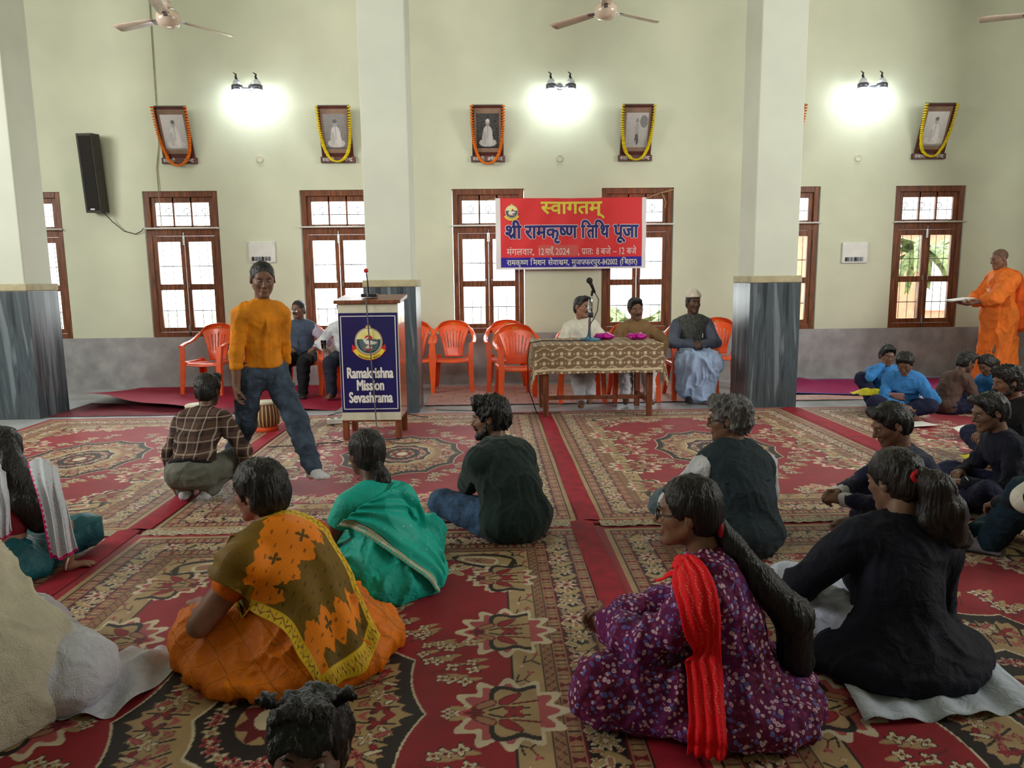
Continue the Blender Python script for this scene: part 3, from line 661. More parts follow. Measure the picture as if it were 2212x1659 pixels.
# ------------------------------------------------------------------ twin wall lamps
M_bulb = mat('lit_bulb_glass', (255, 255, 255), .4, emit=((240, 252, 255), 75)); M_collar = mat('pewter_collar', (110, 110, 122), .35, .8); M_opal = mat('opal_glass_neck', (222, 226, 232), .3)
for x, wh in ((-3.03, 'above the hanging white switchboard near the walking boy'), (.96, 'above the welcome banner'), (5.02, 'on the right beyond the free-standing pillar')):
    t = empty('wall_lamp', (x, WY, 3.9), 0, 'twin glowing globe wall lamp '+wh, 'lamp', 'twin wall lamps')
    MB().tube([(0, 0, -.02), (0, -.12, -.04), (-.125, -.2, -.04)], .014, 8).tube([(0, -.12, -.04), (.125, -.2, -.04)], .014, 8).lathe([(.045, 0), (.045, .02)], 16, 0, Matrix.Rotation(PI/2, 4, 'X')).build('bracket', M_collar, t)
    for sx in (-1, 1):
        c = (sx*.125, -.2, 0)
        MB().lathe([(.062, -.075), (.07, -.07), (.07, -.02), (.064, -.015)], 20, 0, Matrix.Translation(c)).build('collar', M_collar, t, smooth=True)
        MB().lathe([(.055, -.015), (.05, .02), (.03, .05), (.012, .055)], 20, 0, Matrix.Translation(c)).build('glass_neck', M_opal, t, smooth=True)
        MB().tube([(c[0], c[1], .05), (c[0]-.012, c[1], .09), (c[0]-.004, c[1], .115), (c[0]-.04, c[1], .14)], [.016, .014, .01, .004], 8).build('finial', M_black, t, smooth=True)
        MB().ball((c[0], c[1], -.095), .058, 16, 10, 0, (1, 1, 1.05)).build('bulb', M_bulb, t, smooth=True)
# ------------------------------------------------------------------ ceiling fans
M_fan = mat('cream_enamel', (206, 186, 168), .25, var=.03, coat=.4)
for (x, y, z, a0, wh) in ((-2.92, 7.2, 3.82, 42, 'above the left part of the hall'), (1.13, 7.2, 3.89, 22, 'above the welcome banner'), (5.42, 7.3, 3.9, 170, 'at the top right edge')):
    t = empty('ceiling_fan', (x, y, z), 0, 'cream three blade ceiling fan '+wh, 'fan', 'ceiling fans')
    MB().lathe([(.02, -.07), (.075, -.06), (.105, -.02), (.11, .03), (.08, .07), (.03, .09)], 28).build('motor', M_fan, t, smooth=True)
    MB().tube([(0, 0, .08), (0, 0, ZC-z)], .014, 10).lathe([(.05, ZC-z-.1), (.055, ZC-z)], 16).lathe([(.05, .1), (.03, .16)], 16).build('down_rod', M_fan, t, smooth=True)
    for k in range(3):
        a = math.radians(a0+120*k); R = Matrix.Rotation(a, 3, 'Z') @ Matrix.Rotation(math.radians(11), 3, 'X')
        bl = MB(); n = 9; vs = []
        for i in range(n):
            u = i/(n-1); xx = .15+.46*u; wd = .045+.018*u if i < n-1 else .045
            for s in (-1, 0, 1): vs.append(R @ Vector((xx-(.03 if (i == n-1 and s == -1) else 0), s*wd, .012*(1-s*s)-.02*u)))
        bl.add(vs, [(i*3+j, i*3+j+1, i*3+j+4, i*3+j+3) for i in range(n-1) for j in (0, 1)])
        ob = bl.build('blade', M_fan, t, smooth=True, solid=.005)
        MB().box(.08, .19, -.018, .018, .0, .008, R=R).build('blade_iron', M_collar, ob)
# ------------------------------------------------------------------ wall fittings
t = empty('column_speaker', (-5.07, WY-.02, 2.83), 0, 'dark column loudspeaker hanging on the left of the far wall', 'speaker')
R = Matrix.Rotation(math.radians(5), 3, 'X') @ Matrix.Rotation(math.radians(-8), 3, 'Z')
M_spk = mat('charcoal_speaker_box', (58, 54, 46), .6, var=.08, vs=20); M_grl = mat('black_speaker_cloth', (34, 30, 28), .85, var=.2, vs=300)
MB().box(-.105, .105, -.2, -.03, -.49, .49, R=R).build('cabinet', M_spk, t, bevel=.006)
MB().box(-.075, .09, -.207, -.2, -.46, .46, R=R).build('grille', M_grl, t)
MB().box(-.03, .03, -.21, -.2, -.455, -.435, R=R).build('badge', M_chrome, t)
MB().box(-.05, .05, -.03, .02, .3, .34).build('wall_bracket', M_black, t)
tag(MB().tube([(-5.02, WY-.13, 2.36), (-4.93, WY-.05, 2.22), (-4.8, WY-.03, 2.1), (-4.66, WY-.02, 2.06), (-4.56, WY-.05, 2.1), (-4.53, WY-.05, 2.14)], .006, 6).build('speaker_cable', M_cable, smooth=True), 'thin cable drooping from the column speaker to the curtain rod', 'cable')
tag(MB().tube([(-4.245, WY-.012, ZC), (-4.26, WY-.012, 4.0), (-4.27, WY-.014, 3.2), (-4.32, WY-.014, 2.9), (-4.31, WY-.03, 2.14)], .006, 6).build('wall_cable', mat('beige_cable', (150, 140, 112), .7)), 'thin beige cable running down the wall behind the leftmost portrait', 'cable')
for x, z, wh in ((-3.02, 1.81, 'behind the head of the walking boy'), (5.0, 1.725, 'right of the right free-standing pillar')):
    t = empty('switchboard', (x, WY, z), 0, 'white plastic switchboard on the wall '+wh, 'switchboard', 'switchboards on the far wall')
    MB().box(-.175, .175, -.03, 0, -.14, .14).build('cover_plate', M_white, t, bevel=.008)
    for k in range(6): MB().box(-.135+k*.043, -.105+k*.043, -.042, -.03, -.115, -.06).build('switch', M_black if k % 3 == 0 else M_collar, t, bevel=.003)
    for sx in (-1, 1):
        for sz in (-1, 1): MB().lathe([(.006, 0), (.006, .003)], 8, 0, Matrix.Translation((sx*.155, -.03, sz*.12)) @ Matrix.Rotation(PI/2, 4, 'X')).build('screw', M_chrome, t)
M_coverc = mat('cream_cap', (214, 212, 192), .5)
for x, z, wh in ((-2.98, 3.01, 'under the lamp near the walking boy'), (.96, 3.0, 'under the lamp above the banner'), (4.98, 2.98, 'under the right hand lamp')):
    tag(MB().lathe([(.045, 0), (.045, .012), (.036, .016), (.034, .012), (.03, .012)], 24, 0, Matrix.Translation((x, WY, z)) @ Matrix.Rotation(PI/2, 4, 'X')).build('junction_cover', M_coverc, smooth=True), 'small round cream junction cover '+wh, 'junction cover', 'round junction covers')
# ------------------------------------------------------------------ plastic chairs
M_chair = mat('orange_red_plastic', (244, 92, 36), .3, var=.03, spec=.5, coat=.2)
M_seal = mat('gold_sticker', (190, 150, 50), .4)
def make_chair():
    t = empty('plastic_chair')
    def seat(u, v):
        x = (u-.5)*(.44-.03*(1-v)); y = -.2+.43*v; z = .425-.018*np.cos((u-.5)*PI)-.02*(1-v)-.03*np.clip((v-.85)/.15, 0, 1)**2
        return np.c_[x, y, z]
    o = gridmesh('seat', 17, 17, seat, mats=M_chair, parent=t); q = o.modifiers.new('s', 'SOLIDIFY'); q.thickness = .012
    # fan shaped back panel with slots
    nu, nv = 61, 25; u, v = np.meshgrid(np.linspace(-1, 1, nu), np.linspace(0, 1, nv))
    wd = .115+.1*v**1.5; x = u*wd; y = -.2-.085*v+.045*u*u*v; z = .41+v*(.415-.05*u*u*v)
    P = np.stack([x, y, z], -1).reshape(-1, 3); i = np.arange(nu*nv).reshape(nv, nu); F = []
    for b_ in range(nv-1):
        for a in range(nu-1):
            uu = (u[0, a]+u[0, a+1])/2; vv = (v[b_, 0]+v[b_+1, 0])/2; s = (uu+.875) / .25
            top = .82-.12*uu*uu
            if abs(uu) < .87 and abs((s % 1)-.5) < .13 and .3 < vv < top: continue
            F.append((i[b_, a], i[b_, a+1], i[b_+1, a+1], i[b_+1, a]))
    o = mesh_obj('backrest', P, np.array(F), M_chair, t, True); q = o.modifiers.new('s', 'SOLIDIFY'); q.thickness = .009
    # rim: from arm to arm over the top
    def arch(s):
        ctl = [(.265, .2, .615), (.275, .08, .645), (.275, -.06, .665), (.262, -.16, .70), (.225, -.235, .77), (.15, -.285, .83), (0, -.305, .853)]
        k = s*(len(ctl)-1); a = int(min(k, len(ctl)-2)); f = k-a; p0 = Vector(ctl[max(a-1, 0)]); p1, p2 = Vector(ctl[a]), Vector(ctl[a+1]); p3 = Vector(ctl[a+2]) if a+2 < len(ctl) else Vector((-.15, -.285, .83))
        return .5*((2*p1)+(-p0+p2)*f+(2*p0-5*p1+4*p2-p3)*f*f+(-p0+3*p1-3*p2+p3)*f**3)
    pts = [arch(k/20) for k in range(21)]; pts = pts+[Vector((-p.x, p.y, p.z)) for p in pts[-2::-1]]
    vs = []; n = len(pts)
    for k, p in enumerate(pts):
        tt = (pts[min(k+1, n-1)]-pts[max(k-1, 0)]).normalized(); w_ = sstep(0, .5, abs(k-20)/20)
        up = Vector((0, 0, 1)).lerp(Vector((0, -1, .3)), 1-w_).normalized() if False else Vector((0, -.9*(1-w_), w_+.35)).normalized()
        sd = tt.cross(up).normalized(); up = sd.cross(tt).normalized(); hw = .03+.004*(1-w_)
        for a_, b_ in ((-1, -.4), (-.9, .3), (0, .5), (.9, .3), (1, -.4), (.85, -.1), (0, .1), (-.85, -.1)): vs.append(p+sd*a_*hw+up*b_*.022)
    fs = [(k*8+j, k*8+(j+1) % 8, (k+1)*8+(j+1) % 8, (k+1)*8+j) for k in range(n-1) for j in range(8)]+[tuple(range(8))[::-1], tuple((n-1)*8+j for j in range(8))]
    MB().add(vs, fs).build('arm_rim', M_chair, t, smooth=True)
    MB().box(-.03, .03, -.322, -.3, .818, .838).build('seal', M_seal, t)
    def leg(a, b_, c, wa, wb):
        m = MB(); vs = []
        for p, w_ in ((a, wa), (b_, (wa+wb)*.55), (c, wb)):
            sx = math.copysign(1, p[0]); sy = math.copysign(1, p[1])
            L = [(0, 0), (-sx*w_, 0), (-sx*w_, -sy*.012), (-sx*.012, -sy*.012), (-sx*.012, -sy*w_), (0, -sy*w_)]
            vs += [(p[0]+dx, p[1]+dy, p[2]) for dx, dy in L]
        fs = [(k*6+j, k*6+(j+1) % 6, k*6+6+(j+1) % 6, k*6+6+j) for k in range(2) for j in range(6)]+[tuple(range(6)), tuple(range(12, 18))]
        m.add(vs, fs).build('leg', M_chair, t)
    for sx in (-1, 1):
        leg((sx*.275, .21, .62), (sx*.262, .235, .4), (sx*.275, .265, 0), .062, .05)
        leg((sx*.235, -.2, .44), (sx*.25, -.25, .2), (sx*.265, -.29, 0), .07, .05)
        MB().box(min(sx*.2, sx*.262), max(sx*.2, sx*.262), -.17, .22, .385, .43).build('seat_rail', M_chair, t, bevel=.01)
    return t
ch0 = make_chair(); fst = True
CH_LIST = [(-3.56, 9.28, 172, 'empty, left of the walking boy'), (-2.36, 9.2, 185, 'under the seated man in a grey waistcoat by the left wall'), (-1.8, 9.1, 170, 'mostly hidden behind the lectern'), (-.98, 9.3, 182, 'half hidden behind the left free-standing pillar'), (-.48, 9.3, 180, 'empty, first to the right of the left pillar'), (.22, 9.25, 180, 'empty, in the back row behind another empty chair'), (.33, 8.35, 187, 'empty, closest to the left end of the table'),
           (1.05, 8.36, 178, 'under the man in white behind the table'), (1.66, 8.36, 180, 'under the man in brown behind the table'), (2.36, 8.45, 180, 'under the man in a white cap'), (3.0, 9.2, 182, 'half hidden behind the right free-standing pillar')]
for x, y, a, wh in CH_LIST:
    o = ch0 if fst else copy_tree(ch0); fst = False
    o.location = (x, y, .012); o.rotation_euler = (0, 0, math.radians(a)); tag(o, 'orange plastic armchair '+wh, 'chair', 'orange plastic chairs in the aisle')
# ------------------------------------------------------------------ table and cloth
t = empty('wooden_table', (1.09, 7.6, .01), 0, 'brown wooden table under the patterned cloth', 'table')
MB().box(-.6, .6, -.36, .36, .715, .745).box(-.56, .56, -.33, -.31, .63, .715).box(-.56, .56, .31, .33, .63, .715).build('tabletop', M_wood2, t, bevel=.004)
for sx in (-1, 1):
    for sy in (-1, 1): MB().taper((sx*.53, sy*.31, 0), (sx*.53, sy*.31, .715), (.026, .026), (.033, .033)).build('leg', M_wood2, t, bevel=.003)
    MB().box(sx*.53-.014, sx*.53+.014, -.3, .3, .13, .175).build('stretcher', M_wood2, t)
MB().box(-.53, .53, -.02, .02, .135, .175).build('stretcher', M_wood2, t)
nu, nv = 190, 150; S_, T_ = np.meshgrid(np.linspace(-.93, .9, nu), np.linspace(-.68, .50, nv))
TB, TC = np.array(lin((124, 100, 76))), np.array(lin((206, 190, 158)))
px, pz = S_/.085, T_/.05; row = np.floor(pz); fx = (px+.5*(row % 2)) % 1; fz = pz % 1
CC = np.zeros((nv, nu, 3)); CC[:] = TB
sq = ((np.abs(fx-.5) < .17) & (np.abs(fz-.5) < .3)) & (row % 2 == 0); CC[sq] = TC
sq2 = ((np.abs(((px+.05) % 1)-.08) < .08) & (np.abs(fz-.5) < .16)) & (row % 2 == 0); CC[sq2] = TC*.8
wv = np.abs(pz % 2-1.5+.32*np.sin(px*PI*1.0)) < .11; CC[wv] = TC*.9
CC[np.abs(T_+.64) < .012] = TC
def cloth(S, T):
    hx, hy = .635, .385; exx = np.maximum(np.abs(S)-hx, 0); eyy = np.maximum(np.abs(T)-hy, 0)
    z = .765-np.maximum(exx, eyy)*.985-.5*np.minimum(exx, eyy)-.02*sstep(-.4, -.9, S)*(T < 0)
    x = np.clip(S, -hx, hx)+np.sign(S)*(.012*(exx > 0)+.02*exx+.014*np.sin(T*19)*exx/.25+.12*np.minimum(exx, eyy)); y = np.clip(T, -hy, hy)+np.sign(T)*(.012*(eyy > 0)+.02*eyy+.014*np.sin(S*15)*eyy/.25+.12*np.minimum(exx, eyy))
    return np.c_[x.ravel()+1.09, y.ravel()+7.6, z.ravel()+.002*np.sin(S.ravel()*30)*np.sin(T.ravel()*22)]
P = cloth(S_, T_); i = np.arange(nu*nv).reshape(nv, nu); Fq = np.stack([i[:-1, :-1], i[:-1, 1:], i[1:, 1:], i[1:, :-1]], -1).reshape(-1, 4)
o = mesh_obj('tablecloth', P, Fq, attr_mat('woven_tablecloth', .8, bump=.15, bs=200), smooth=True, colors=CC.reshape(-1, 3)); q = o.modifiers.new('s', 'SOLIDIFY'); q.thickness = .003; q.offset = 1
tag(o, 'brown tablecloth patterned with cream squares and wavy lines over the table', 'tablecloth')
# things on the table
t = empty('microphone_stand', (1.05, 7.63, .77), 0, 'chrome table microphone stand on a blue base, microphone tilted up', 'microphone stand')
MB().lathe([(.115, 0), (.118, .012), (.1, .022), (.03, .03), (.02, .04)], 28).build('base', mat('blue_enamel', (52, 110, 138), .35), t, smooth=True)
MB().tube([(0, 0, .03), (0, 0, .43)], .014, 12).tube([(.022, 0, .3), (.022, 0, .5)], .009, 10).build('pole', M_chrome, t, smooth=True)
MB().lathe([(.026, .24), (.03, .25), (.03, .285), (.026, .295)], 16, 0, Matrix.Translation((.01, 0, 0))).build('clamp', M_black, t, smooth=True)
MB().tube([(.022, 0, .47), (.026, -.01, .52)], .013, 8).tube([(.05, -.02, .5), (.012, -.05, .58), (.0, -.06, .6)], [.013, .018, .02], 12).build('microphone_body', M_black, t, smooth=True)
MB().ball((-.012, -.07, .625), .033, 16, 10).build('microphone_head', M_grl, t, smooth=True)
tag(MB().tube([(1.1, 7.6, 1.27), (1.14, 7.6, 1.2), (1.13, 7.62, 1.08), (1.09, 7.6, 1.0), (1.04, 7.59, .92), (1.03, 7.58, .84), (.99, 7.5, .785), (.8, 7.45, .782), (.55, 7.5, .785), (.41, 7.5, .76), (.385, 7.45, .6), (.385, 7.4, .3), (.47, 7.3, .05), (.44, 7.6, .02)], .0055, 6).build('microphone_cable', M_black, smooth=True), 'black cable from the table microphone trailing over the cloth to the floor', 'cable')
M_mag = mat('magenta_foil', (190, 20, 150), .25, .35, var=.2, vs=30, bump=.8, bs=40)
for x, y, wh in ((1.22, 7.72, 'next to the blue microphone base'), (1.56, 7.66, 'at the right end of the table')):
    gx = MB().ball((0, 0, 0), .1, 18, 10, 0, (1.1, .75, .36)); rn = random.Random(3)
    gx.v = [(a*(1+.06*math.sin(9*b_*10+a*40)), b_, c+.01*math.sin(a*60)*math.cos(b_*50)) for a, b_, c in gx.v]
    o = gx.build('wrapped_bundle', M_mag, smooth=True); o.location = (x, y, .803); tag(o, 'shiny magenta wrapped bundle on the tablecloth '+wh, 'bundle', 'magenta bundles on the table')
# ------------------------------------------------------------------ lectern
t = empty('lectern', (-1.065, 6.4, .016), math.radians(-1), 'white and brown wooden lectern with a navy mission poster', 'lectern')
M_cream = mat('cream_painted_board', (212, 208, 186), .5, var=.03)
W_ = .262
MB().box(-W_, W_, 0, .02, .17, 1.205).build('front_panel', M_cream, t, bevel=.003)
for sx in (-1, 1): MB().box(min(sx*W_, sx*(W_-.018)), max(sx*W_, sx*(W_-.018)), .02, .42, .17, 1.21).build('side_panel', mat('wood_orange_reflection', (168, 84, 50), .25, coat=.5, var=.1, vs=4, stretch=(6, 6, .8)), t)  # orange reflections are put into the wood colour of the side panels
MB().add([(-.29, -.03, 1.205), (.29, -.03, 1.205), (.29, .46, 1.24), (-.29, .46, 1.24), (-.29, -.03, 1.235), (.29, -.03, 1.235), (.29, .46, 1.275), (-.29, .46, 1.275)], [(3, 2, 1, 0), (4, 5, 6, 7), (0, 1, 5, 4), (1, 2, 6, 5), (2, 3, 7, 6), (3, 0, 4, 7)]).build('sloping_top', M_wood2, t, bevel=.004)
MB().box(-W_, W_, .02, .42, .17, .19).build('bottom_board', M_wood2, t)
for sx in (-1, 1):
    for y in (.02, .4): MB().box(sx*.235-.027, sx*.235+.027, y-.02, y+.02, 0, .17).build('leg', M_wood2, t, bevel=.003)
MB().box(-W_-.002, W_+.002, -.006, .004, .158, .172).build('front_rail', M_wood2, t)
po = MB().box(-.258, .256, -.004, -.001, .245, 1.125).build('poster', mat('navy_flex_poster', (30, 26, 92), .35, var=.05, vs=4, bump=.35, bs=7, coat=.15), t)
b = MB()
for x0, x1, z0, z1 in ((-.242, .24, .27, .277), (-.242, .24, 1.093, 1.1), (-.242, -.235, .27, 1.1), (.233, .24, .27, 1.1)): b.box(x0, x1, -.0052, -.004, z0, z1)
b.build('white_border', M_pw, po)
emblem(po, .0, -.006, .875, .122)
for s, z, wd in (('Ramakrishna', .565, .41), ('Mission', .455, .245), ('Sevashrama', .345, .385)): text('poster_lettering', s, .132, M_pw, po, 0, -.0055, z-.012, .03, width=wd)
t = empty('gooseneck_microphone', (-1.07, 6.56, 1.275), 0, 'small black gooseneck microphone with a red tip on the lectern', 'microphone')
MB().box(-.07, .07, -.05, .06, .0, .03).build('base', M_black, t, bevel=.01)
MB().tube([(-.01, .02, .03), (-.015, .02, .12), (-.022, .01, .21)], .006, 8).build('gooseneck', M_black, t, smooth=True)
MB().ball((-.024, .008, .232), .021, 14, 8).build('foam_tip', mat('red_foam', (190, 30, 40), .7), t, smooth=True)
tag(MB().tube([(-1.075, 6.5, 1.30), (-1.07, 6.42, 1.285), (-1.068, 6.36, 1.26), (-1.065, 6.358, 1.18), (-1.055, 6.372, .9), (-1.04, 6.376, .6), (-1.028, 6.376, .3), (-1.02, 6.36, .16), (-.98, 6.3, .04), (-.85, 6.2, .025), (-.75, 6.15, .025), (-.62, 6.2, .025)], .006, 6).build('microphone_cable', mat('grey_green_cable', (96, 92, 82), .6), smooth=True), 'grey cable hanging down the front of the lectern onto the carpet', 'cable')
rn = random.Random(4)
for k, wh in enumerate(('looped beside the lectern legs', 'tangled left of the lectern', 'leading back to the white power strip', 'lying near the left pillar base')):
    pts = []; x, y = ((-1.4, 6.3), (-1.95, 7.3), (-1.7, 7.5), (-.6, 7.75))[k]; a = (0, 1, 2, 0)[k]
    for i in range(22):
        pts.append((x, y, .028)); a += rn.uniform(-.9, .9) if k < 3 else rn.uniform(-.3, .3); x += .07*math.cos(a); y += .05*math.sin(a)*(1 if k else .5); y = min(max(y, 6.1), 7.85)
    tag(MB().tube(pts, .005, 5).build('floor_cable', M_cable, smooth=True), 'thin dark cable on the floor '+wh, 'cable', 'loose cables on the floor')
t = empty('power_strip', (-1.5, 7.15, .02), .3, 'white plastic power strip on the carpet left of the lectern', 'power strip')
MB().box(-.13, .13, -.045, .045, 0, .05).build('housing', M_white, t, bevel=.006)
for k in range(3): MB().box(-.1+k*.07, -.06+k*.07, -.02, .02, .05, .053).build('socket', M_black, t)
# ------------------------------------------------------------------ drums, far desk
M_drum = mat('striped_drum_wood', (150, 116, 78), .4, fn=lambda g, v, tc: g.ramp(g.math('FRACT', g.math('MULTIPLY', g.new('ShaderNodeTexGradient', _gradient_type='RADIAL', Vector=tc.outputs['Object']).outputs[1], 22.)), [(.0, (96, 60, 38)), (.5, (112, 72, 44)), (.55, (206, 186, 140)), (.8, (206, 186, 140)), (.82, (96, 60, 38))]))
for x, y, h, r0, r1, wh in ((-2.72, 6.75, .27, .11, .075, 'tall wooden tabla drum with pale straps left of the walking boy'), (-2.14, 6.85, .27, .1, .1, 'round bellied tabla drum on an orange ring behind the walking boy')):
    t = empty('tabla_drum', (x, y, .02), 0, wh, 'drum', 'pair of drums')
    MB().lathe([(.07, .03), (r1+.02, .06), (.13, .14), (r0+.02, .23), (r0, h)], 26).build('shell', M_drum, t, smooth=True)
    MB().lathe([(r0+.012, h-.012), (r0+.016, h), (r0+.004, h+.01), (.01, h+.01)], 26).build('drum_skin', mat('drum_skin', (206, 196, 176), .6), t, smooth=True)
    MB().tube([((.085)*math.cos(a*PI/9), (.085)*math.sin(a*PI/9), .02) for a in range(18)], .028, 8, closed=True).build('ring_cushion', mat('orange_cushion', (220, 84, 40), .8), t, smooth=True)
t = empty('wooden_desk', (7.15, 9.0, 0), 0, 'dark brown wooden desk at the right edge behind the robed person', 'desk')
MB().box(-.42, .6, -.3, .3, .98, 1.03).box(-.36, .55, -.25, .25, .86, .98).build('desktop', M_wood2, t, bevel=.005)
for sx in (-.36, .5):
    for sy in (-.24, .24): MB().box(sx-.035, sx+.035, sy-.035, sy+.035, 0, .9).build('leg', M_wood2, t)
MB().box(-.36, .5, -.26, -.22, .18, .23).build('stretcher', M_wood2, t)
# ------------------------------------------------------------------ implicit body modeller
def V3(*a): return np.array(a if len(a) > 1 else a[0], float)
def nrm(v): return v/(np.linalg.norm(v)+1e-9)
def rotm(ax, deg): return np.array(Matrix.Rotation(math.radians(deg), 3, ax))
class Prim:
    """tapered capsule ('c') or ellipsoid ('e'); op 0 joins, 1 carves"""
    def __init__(s, kind, a, b, ra, rb, k=.03, sq=None, op=0): s.kind, s.a, s.b, s.ra, s.rb, s.k, s.sq, s.op = kind, V3(a), b, ra, rb, k, sq, op
    def infl(s, t, k=None):
        if s.kind == 'c': return Prim('c', s.a, s.b, s.ra+t, s.rb+t, k or s.k, s.sq, s.op)
        return Prim('e', s.a, s.b, s.ra+t, None, k or s.k, None, s.op)
    def box(s):
        if s.kind == 'c': r = max(s.ra, s.rb); return np.minimum(s.a, s.b)-r, np.maximum(s.a, s.b)+r
        r = np.sqrt(((s.b*s.ra)**2).sum(1)) if s.b is not None else s.ra
        return s.a-r, s.a+r
    def d(s, X, Y, Z):
        if s.kind == 'c':
            ax, ay, az = s.a; bx, by, bz = s.b-s.a
            px, py, pz = X-ax, Y-ay, Z-az
            t = np.clip((px*bx+py*by+pz*bz)/(bx*bx+by*by+bz*bz+1e-9), 0, 1)
            dx, dy, dz = px-t*bx, py-t*by, pz-t*bz; q = dx*dx+dy*dy+dz*dz
            if s.sq is not None:
                n, f = s.sq; m = dx*n[0]+dy*n[1]+dz*n[2]; q = q+(f*f-1)*m*m
            return np.sqrt(q)-(s.ra+(s.rb-s.ra)*t)
        px, py, pz = X-s.a[0], Y-s.a[1], Z-s.a[2]
        if s.b is not None:
            R = s.b; px, py, pz = px*R[0, 0]+py*R[1, 0]+pz*R[2, 0], px*R[0, 1]+py*R[1, 1]+pz*R[2, 1], px*R[0, 2]+py*R[1, 2]+pz*R[2, 2]
        r = s.ra; k0 = np.sqrt((px/r[0])**2+(py/r[1])**2+(pz/r[2])**2); k1 = np.sqrt((px/r[0]**2)**2+(py/r[1]**2)**2+(pz/r[2]**2)**2)
        return k0*(k0-1)/(k1+1e-6)
def smin(a, b, k): h = np.clip(.5+.5*(b-a)/k, 0, 1); return b+(a-b)*h-k*h*(1-h)
def smax(a, b, k): return -smin(-a, -b, k)
def sdf_pts(prims, P, cuts=()):
    X, Y, Z = P[:, 0], P[:, 1], P[:, 2]; D = np.full(len(P), 1.)
    for p in prims: D = smin(D, p.d(X, Y, Z), p.k) if p.op == 0 else smax(D, -p.d(X, Y, Z), p.k)
    for c, n in cuts: D = np.maximum(D, (X-c[0])*n[0]+(Y-c[1])*n[1]+(Z-c[2])*n[2])
    return D
def axis_pts(lo, hi, h, zones):
    o = [lo]
    while o[-1] < hi:
        x = o[-1]; st = h
        for a, b, q in zones:
            if a-q <= x <= b: st = min(st, q)
        o.append(x+st)
    return np.array(o)
def snet(prims, h=.012, zones=(), cuts=(), floor=True):
    """surface net of the smooth union of prims; zones are boxes (lo, hi, h) meshed finer"""
    U = [p for p in prims if p.op == 0]
    lo = np.min([p.box()[0] for p in U], 0)-2.2*h; hi = np.max([p.box()[1] for p in U], 0)+2.2*h
    if floor: lo[2] = max(lo[2], -.06)
    ax = [axis_pts(lo[i], hi[i], h, [(a[i], b[i], q) for a, b, q in zones]) for i in range(3)]
    n = [len(a) for a in ax]; D = np.full(n, .5, np.float32)
    for p in prims:
        b0, b1 = p.box(); m = p.k+2.5*h
        s = tuple(slice(max(0, np.searchsorted(ax[i], b0[i]-m)), np.searchsorted(ax[i], b1[i]+m)) for i in range(3))
        if any(q.start >= q.stop for q in s): continue
        X, Y, Z = (ax[0][s[0]].astype(np.float32)[:, None, None], ax[1][s[1]].astype(np.float32)[None, :, None], ax[2][s[2]].astype(np.float32)[None, None, :])
        d = p.d(X, Y, Z)
        D[s] = smin(D[s], d, p.k) if p.op == 0 else smax(D[s], -d, p.k)
    for c, nn in cuts:
        D = np.maximum(D, ((ax[0]-c[0])*nn[0])[:, None, None]+((ax[1]-c[1])*nn[1])[None, :, None]+((ax[2]-c[2])*nn[2])[None, None, :])
    D[0] = D[-1] = .5; D[:, 0] = D[:, -1] = .5; D[:, :, 0] = D[:, :, -1] = .5
    S = D < 0; c = np.zeros([k-1 for k in n], np.uint8)
    sl = (slice(0, -1), slice(1, None))
    for i in (0, 1):
        for j in (0, 1):
            for k in (0, 1): c += S[sl[i], sl[j], sl[k]]
    I = np.argwhere((c > 0) & (c < 8)); N = len(I)
    idx = np.full(c.shape, -1, np.int32); idx[I[:, 0], I[:, 1], I[:, 2]] = np.arange(N)
    acc = np.zeros((N, 3)); cnt = np.zeros(N)
    for a in range(3):
        o1, o2 = [q for q in range(3) if q != a]
        for u in (0, 1):
            for v in (0, 1):
                A = I.copy(); A[:, o1] += u; A[:, o2] += v; B = A.copy(); B[:, a] += 1
                da, db = D[A[:, 0], A[:, 1], A[:, 2]], D[B[:, 0], B[:, 1], B[:, 2]]
                m = (da < 0) != (db < 0); t = da[m]/(da[m]-db[m])
                pa = np.stack([ax[q][A[m, q]] for q in range(3)], 1); pb = np.stack([ax[q][B[m, q]] for q in range(3)], 1)
                acc[m] += pa+(pb-pa)*t[:, None]; cnt[m] += 1
    Vt = acc/cnt[:, None]; F = []
    for a in range(3):
        o1, o2 = (a+1) % 3, (a+2) % 3
        s0 = [slice(None)]*3; s1 = [slice(None)]*3; s0[a] = slice(0, -1); s1[a] = slice(1, None)
        A = np.argwhere(S[tuple(s0)] != S[tuple(s1)])
        A = A[(A[:, o1] > 0) & (A[:, o2] > 0) & (A[:, o1] < n[o1]-1) & (A[:, o2] < n[o2]-1)]
        if not len(A): continue
        ins = S[A[:, 0], A[:, 1], A[:, 2]]
        q = []
        for u, v in ((-1, -1), (0, -1), (0, 0), (-1, 0)):
            B = A.copy(); B[:, o1] += u; B[:, o2] += v; q.append(idx[B[:, 0], B[:, 1], B[:, 2]])
        q = np.stack(q, 1); q[~ins] = q[~ins][:, ::-1]; F.append(q)
    F = np.concatenate(F); return Vt, F[(F >= 0).all(1)]
def normals(V, F):
    n = np.cross(V[F[:, 2]]-V[F[:, 0]], V[F[:, 3]]-V[F[:, 1]]); o = np.zeros_like(V)
    for k in range(4): np.add.at(o, F[:, k], n)
    return o/(np.linalg.norm(o, axis=1, keepdims=True)+1e-12)
def vnoise(P, seed=0):
    i = np.floor(P).astype(np.int64); f = P-i; f = f*f*(3-2*f); o = 0
    for a in (0, 1):
        for b in (0, 1):
            for c in (0, 1):
                h = ((i[:, 0]+a)*73856093 ^ (i[:, 1]+b)*19349663 ^ (i[:, 2]+c)*83492791 ^ seed*2654435) & 0xffff
                o = o+((h*40503) % 65536)/65536.*(f[:, 0] if a else 1-f[:, 0])*(f[:, 1] if b else 1-f[:, 1])*(f[:, 2] if c else 1-f[:, 2])
    return o
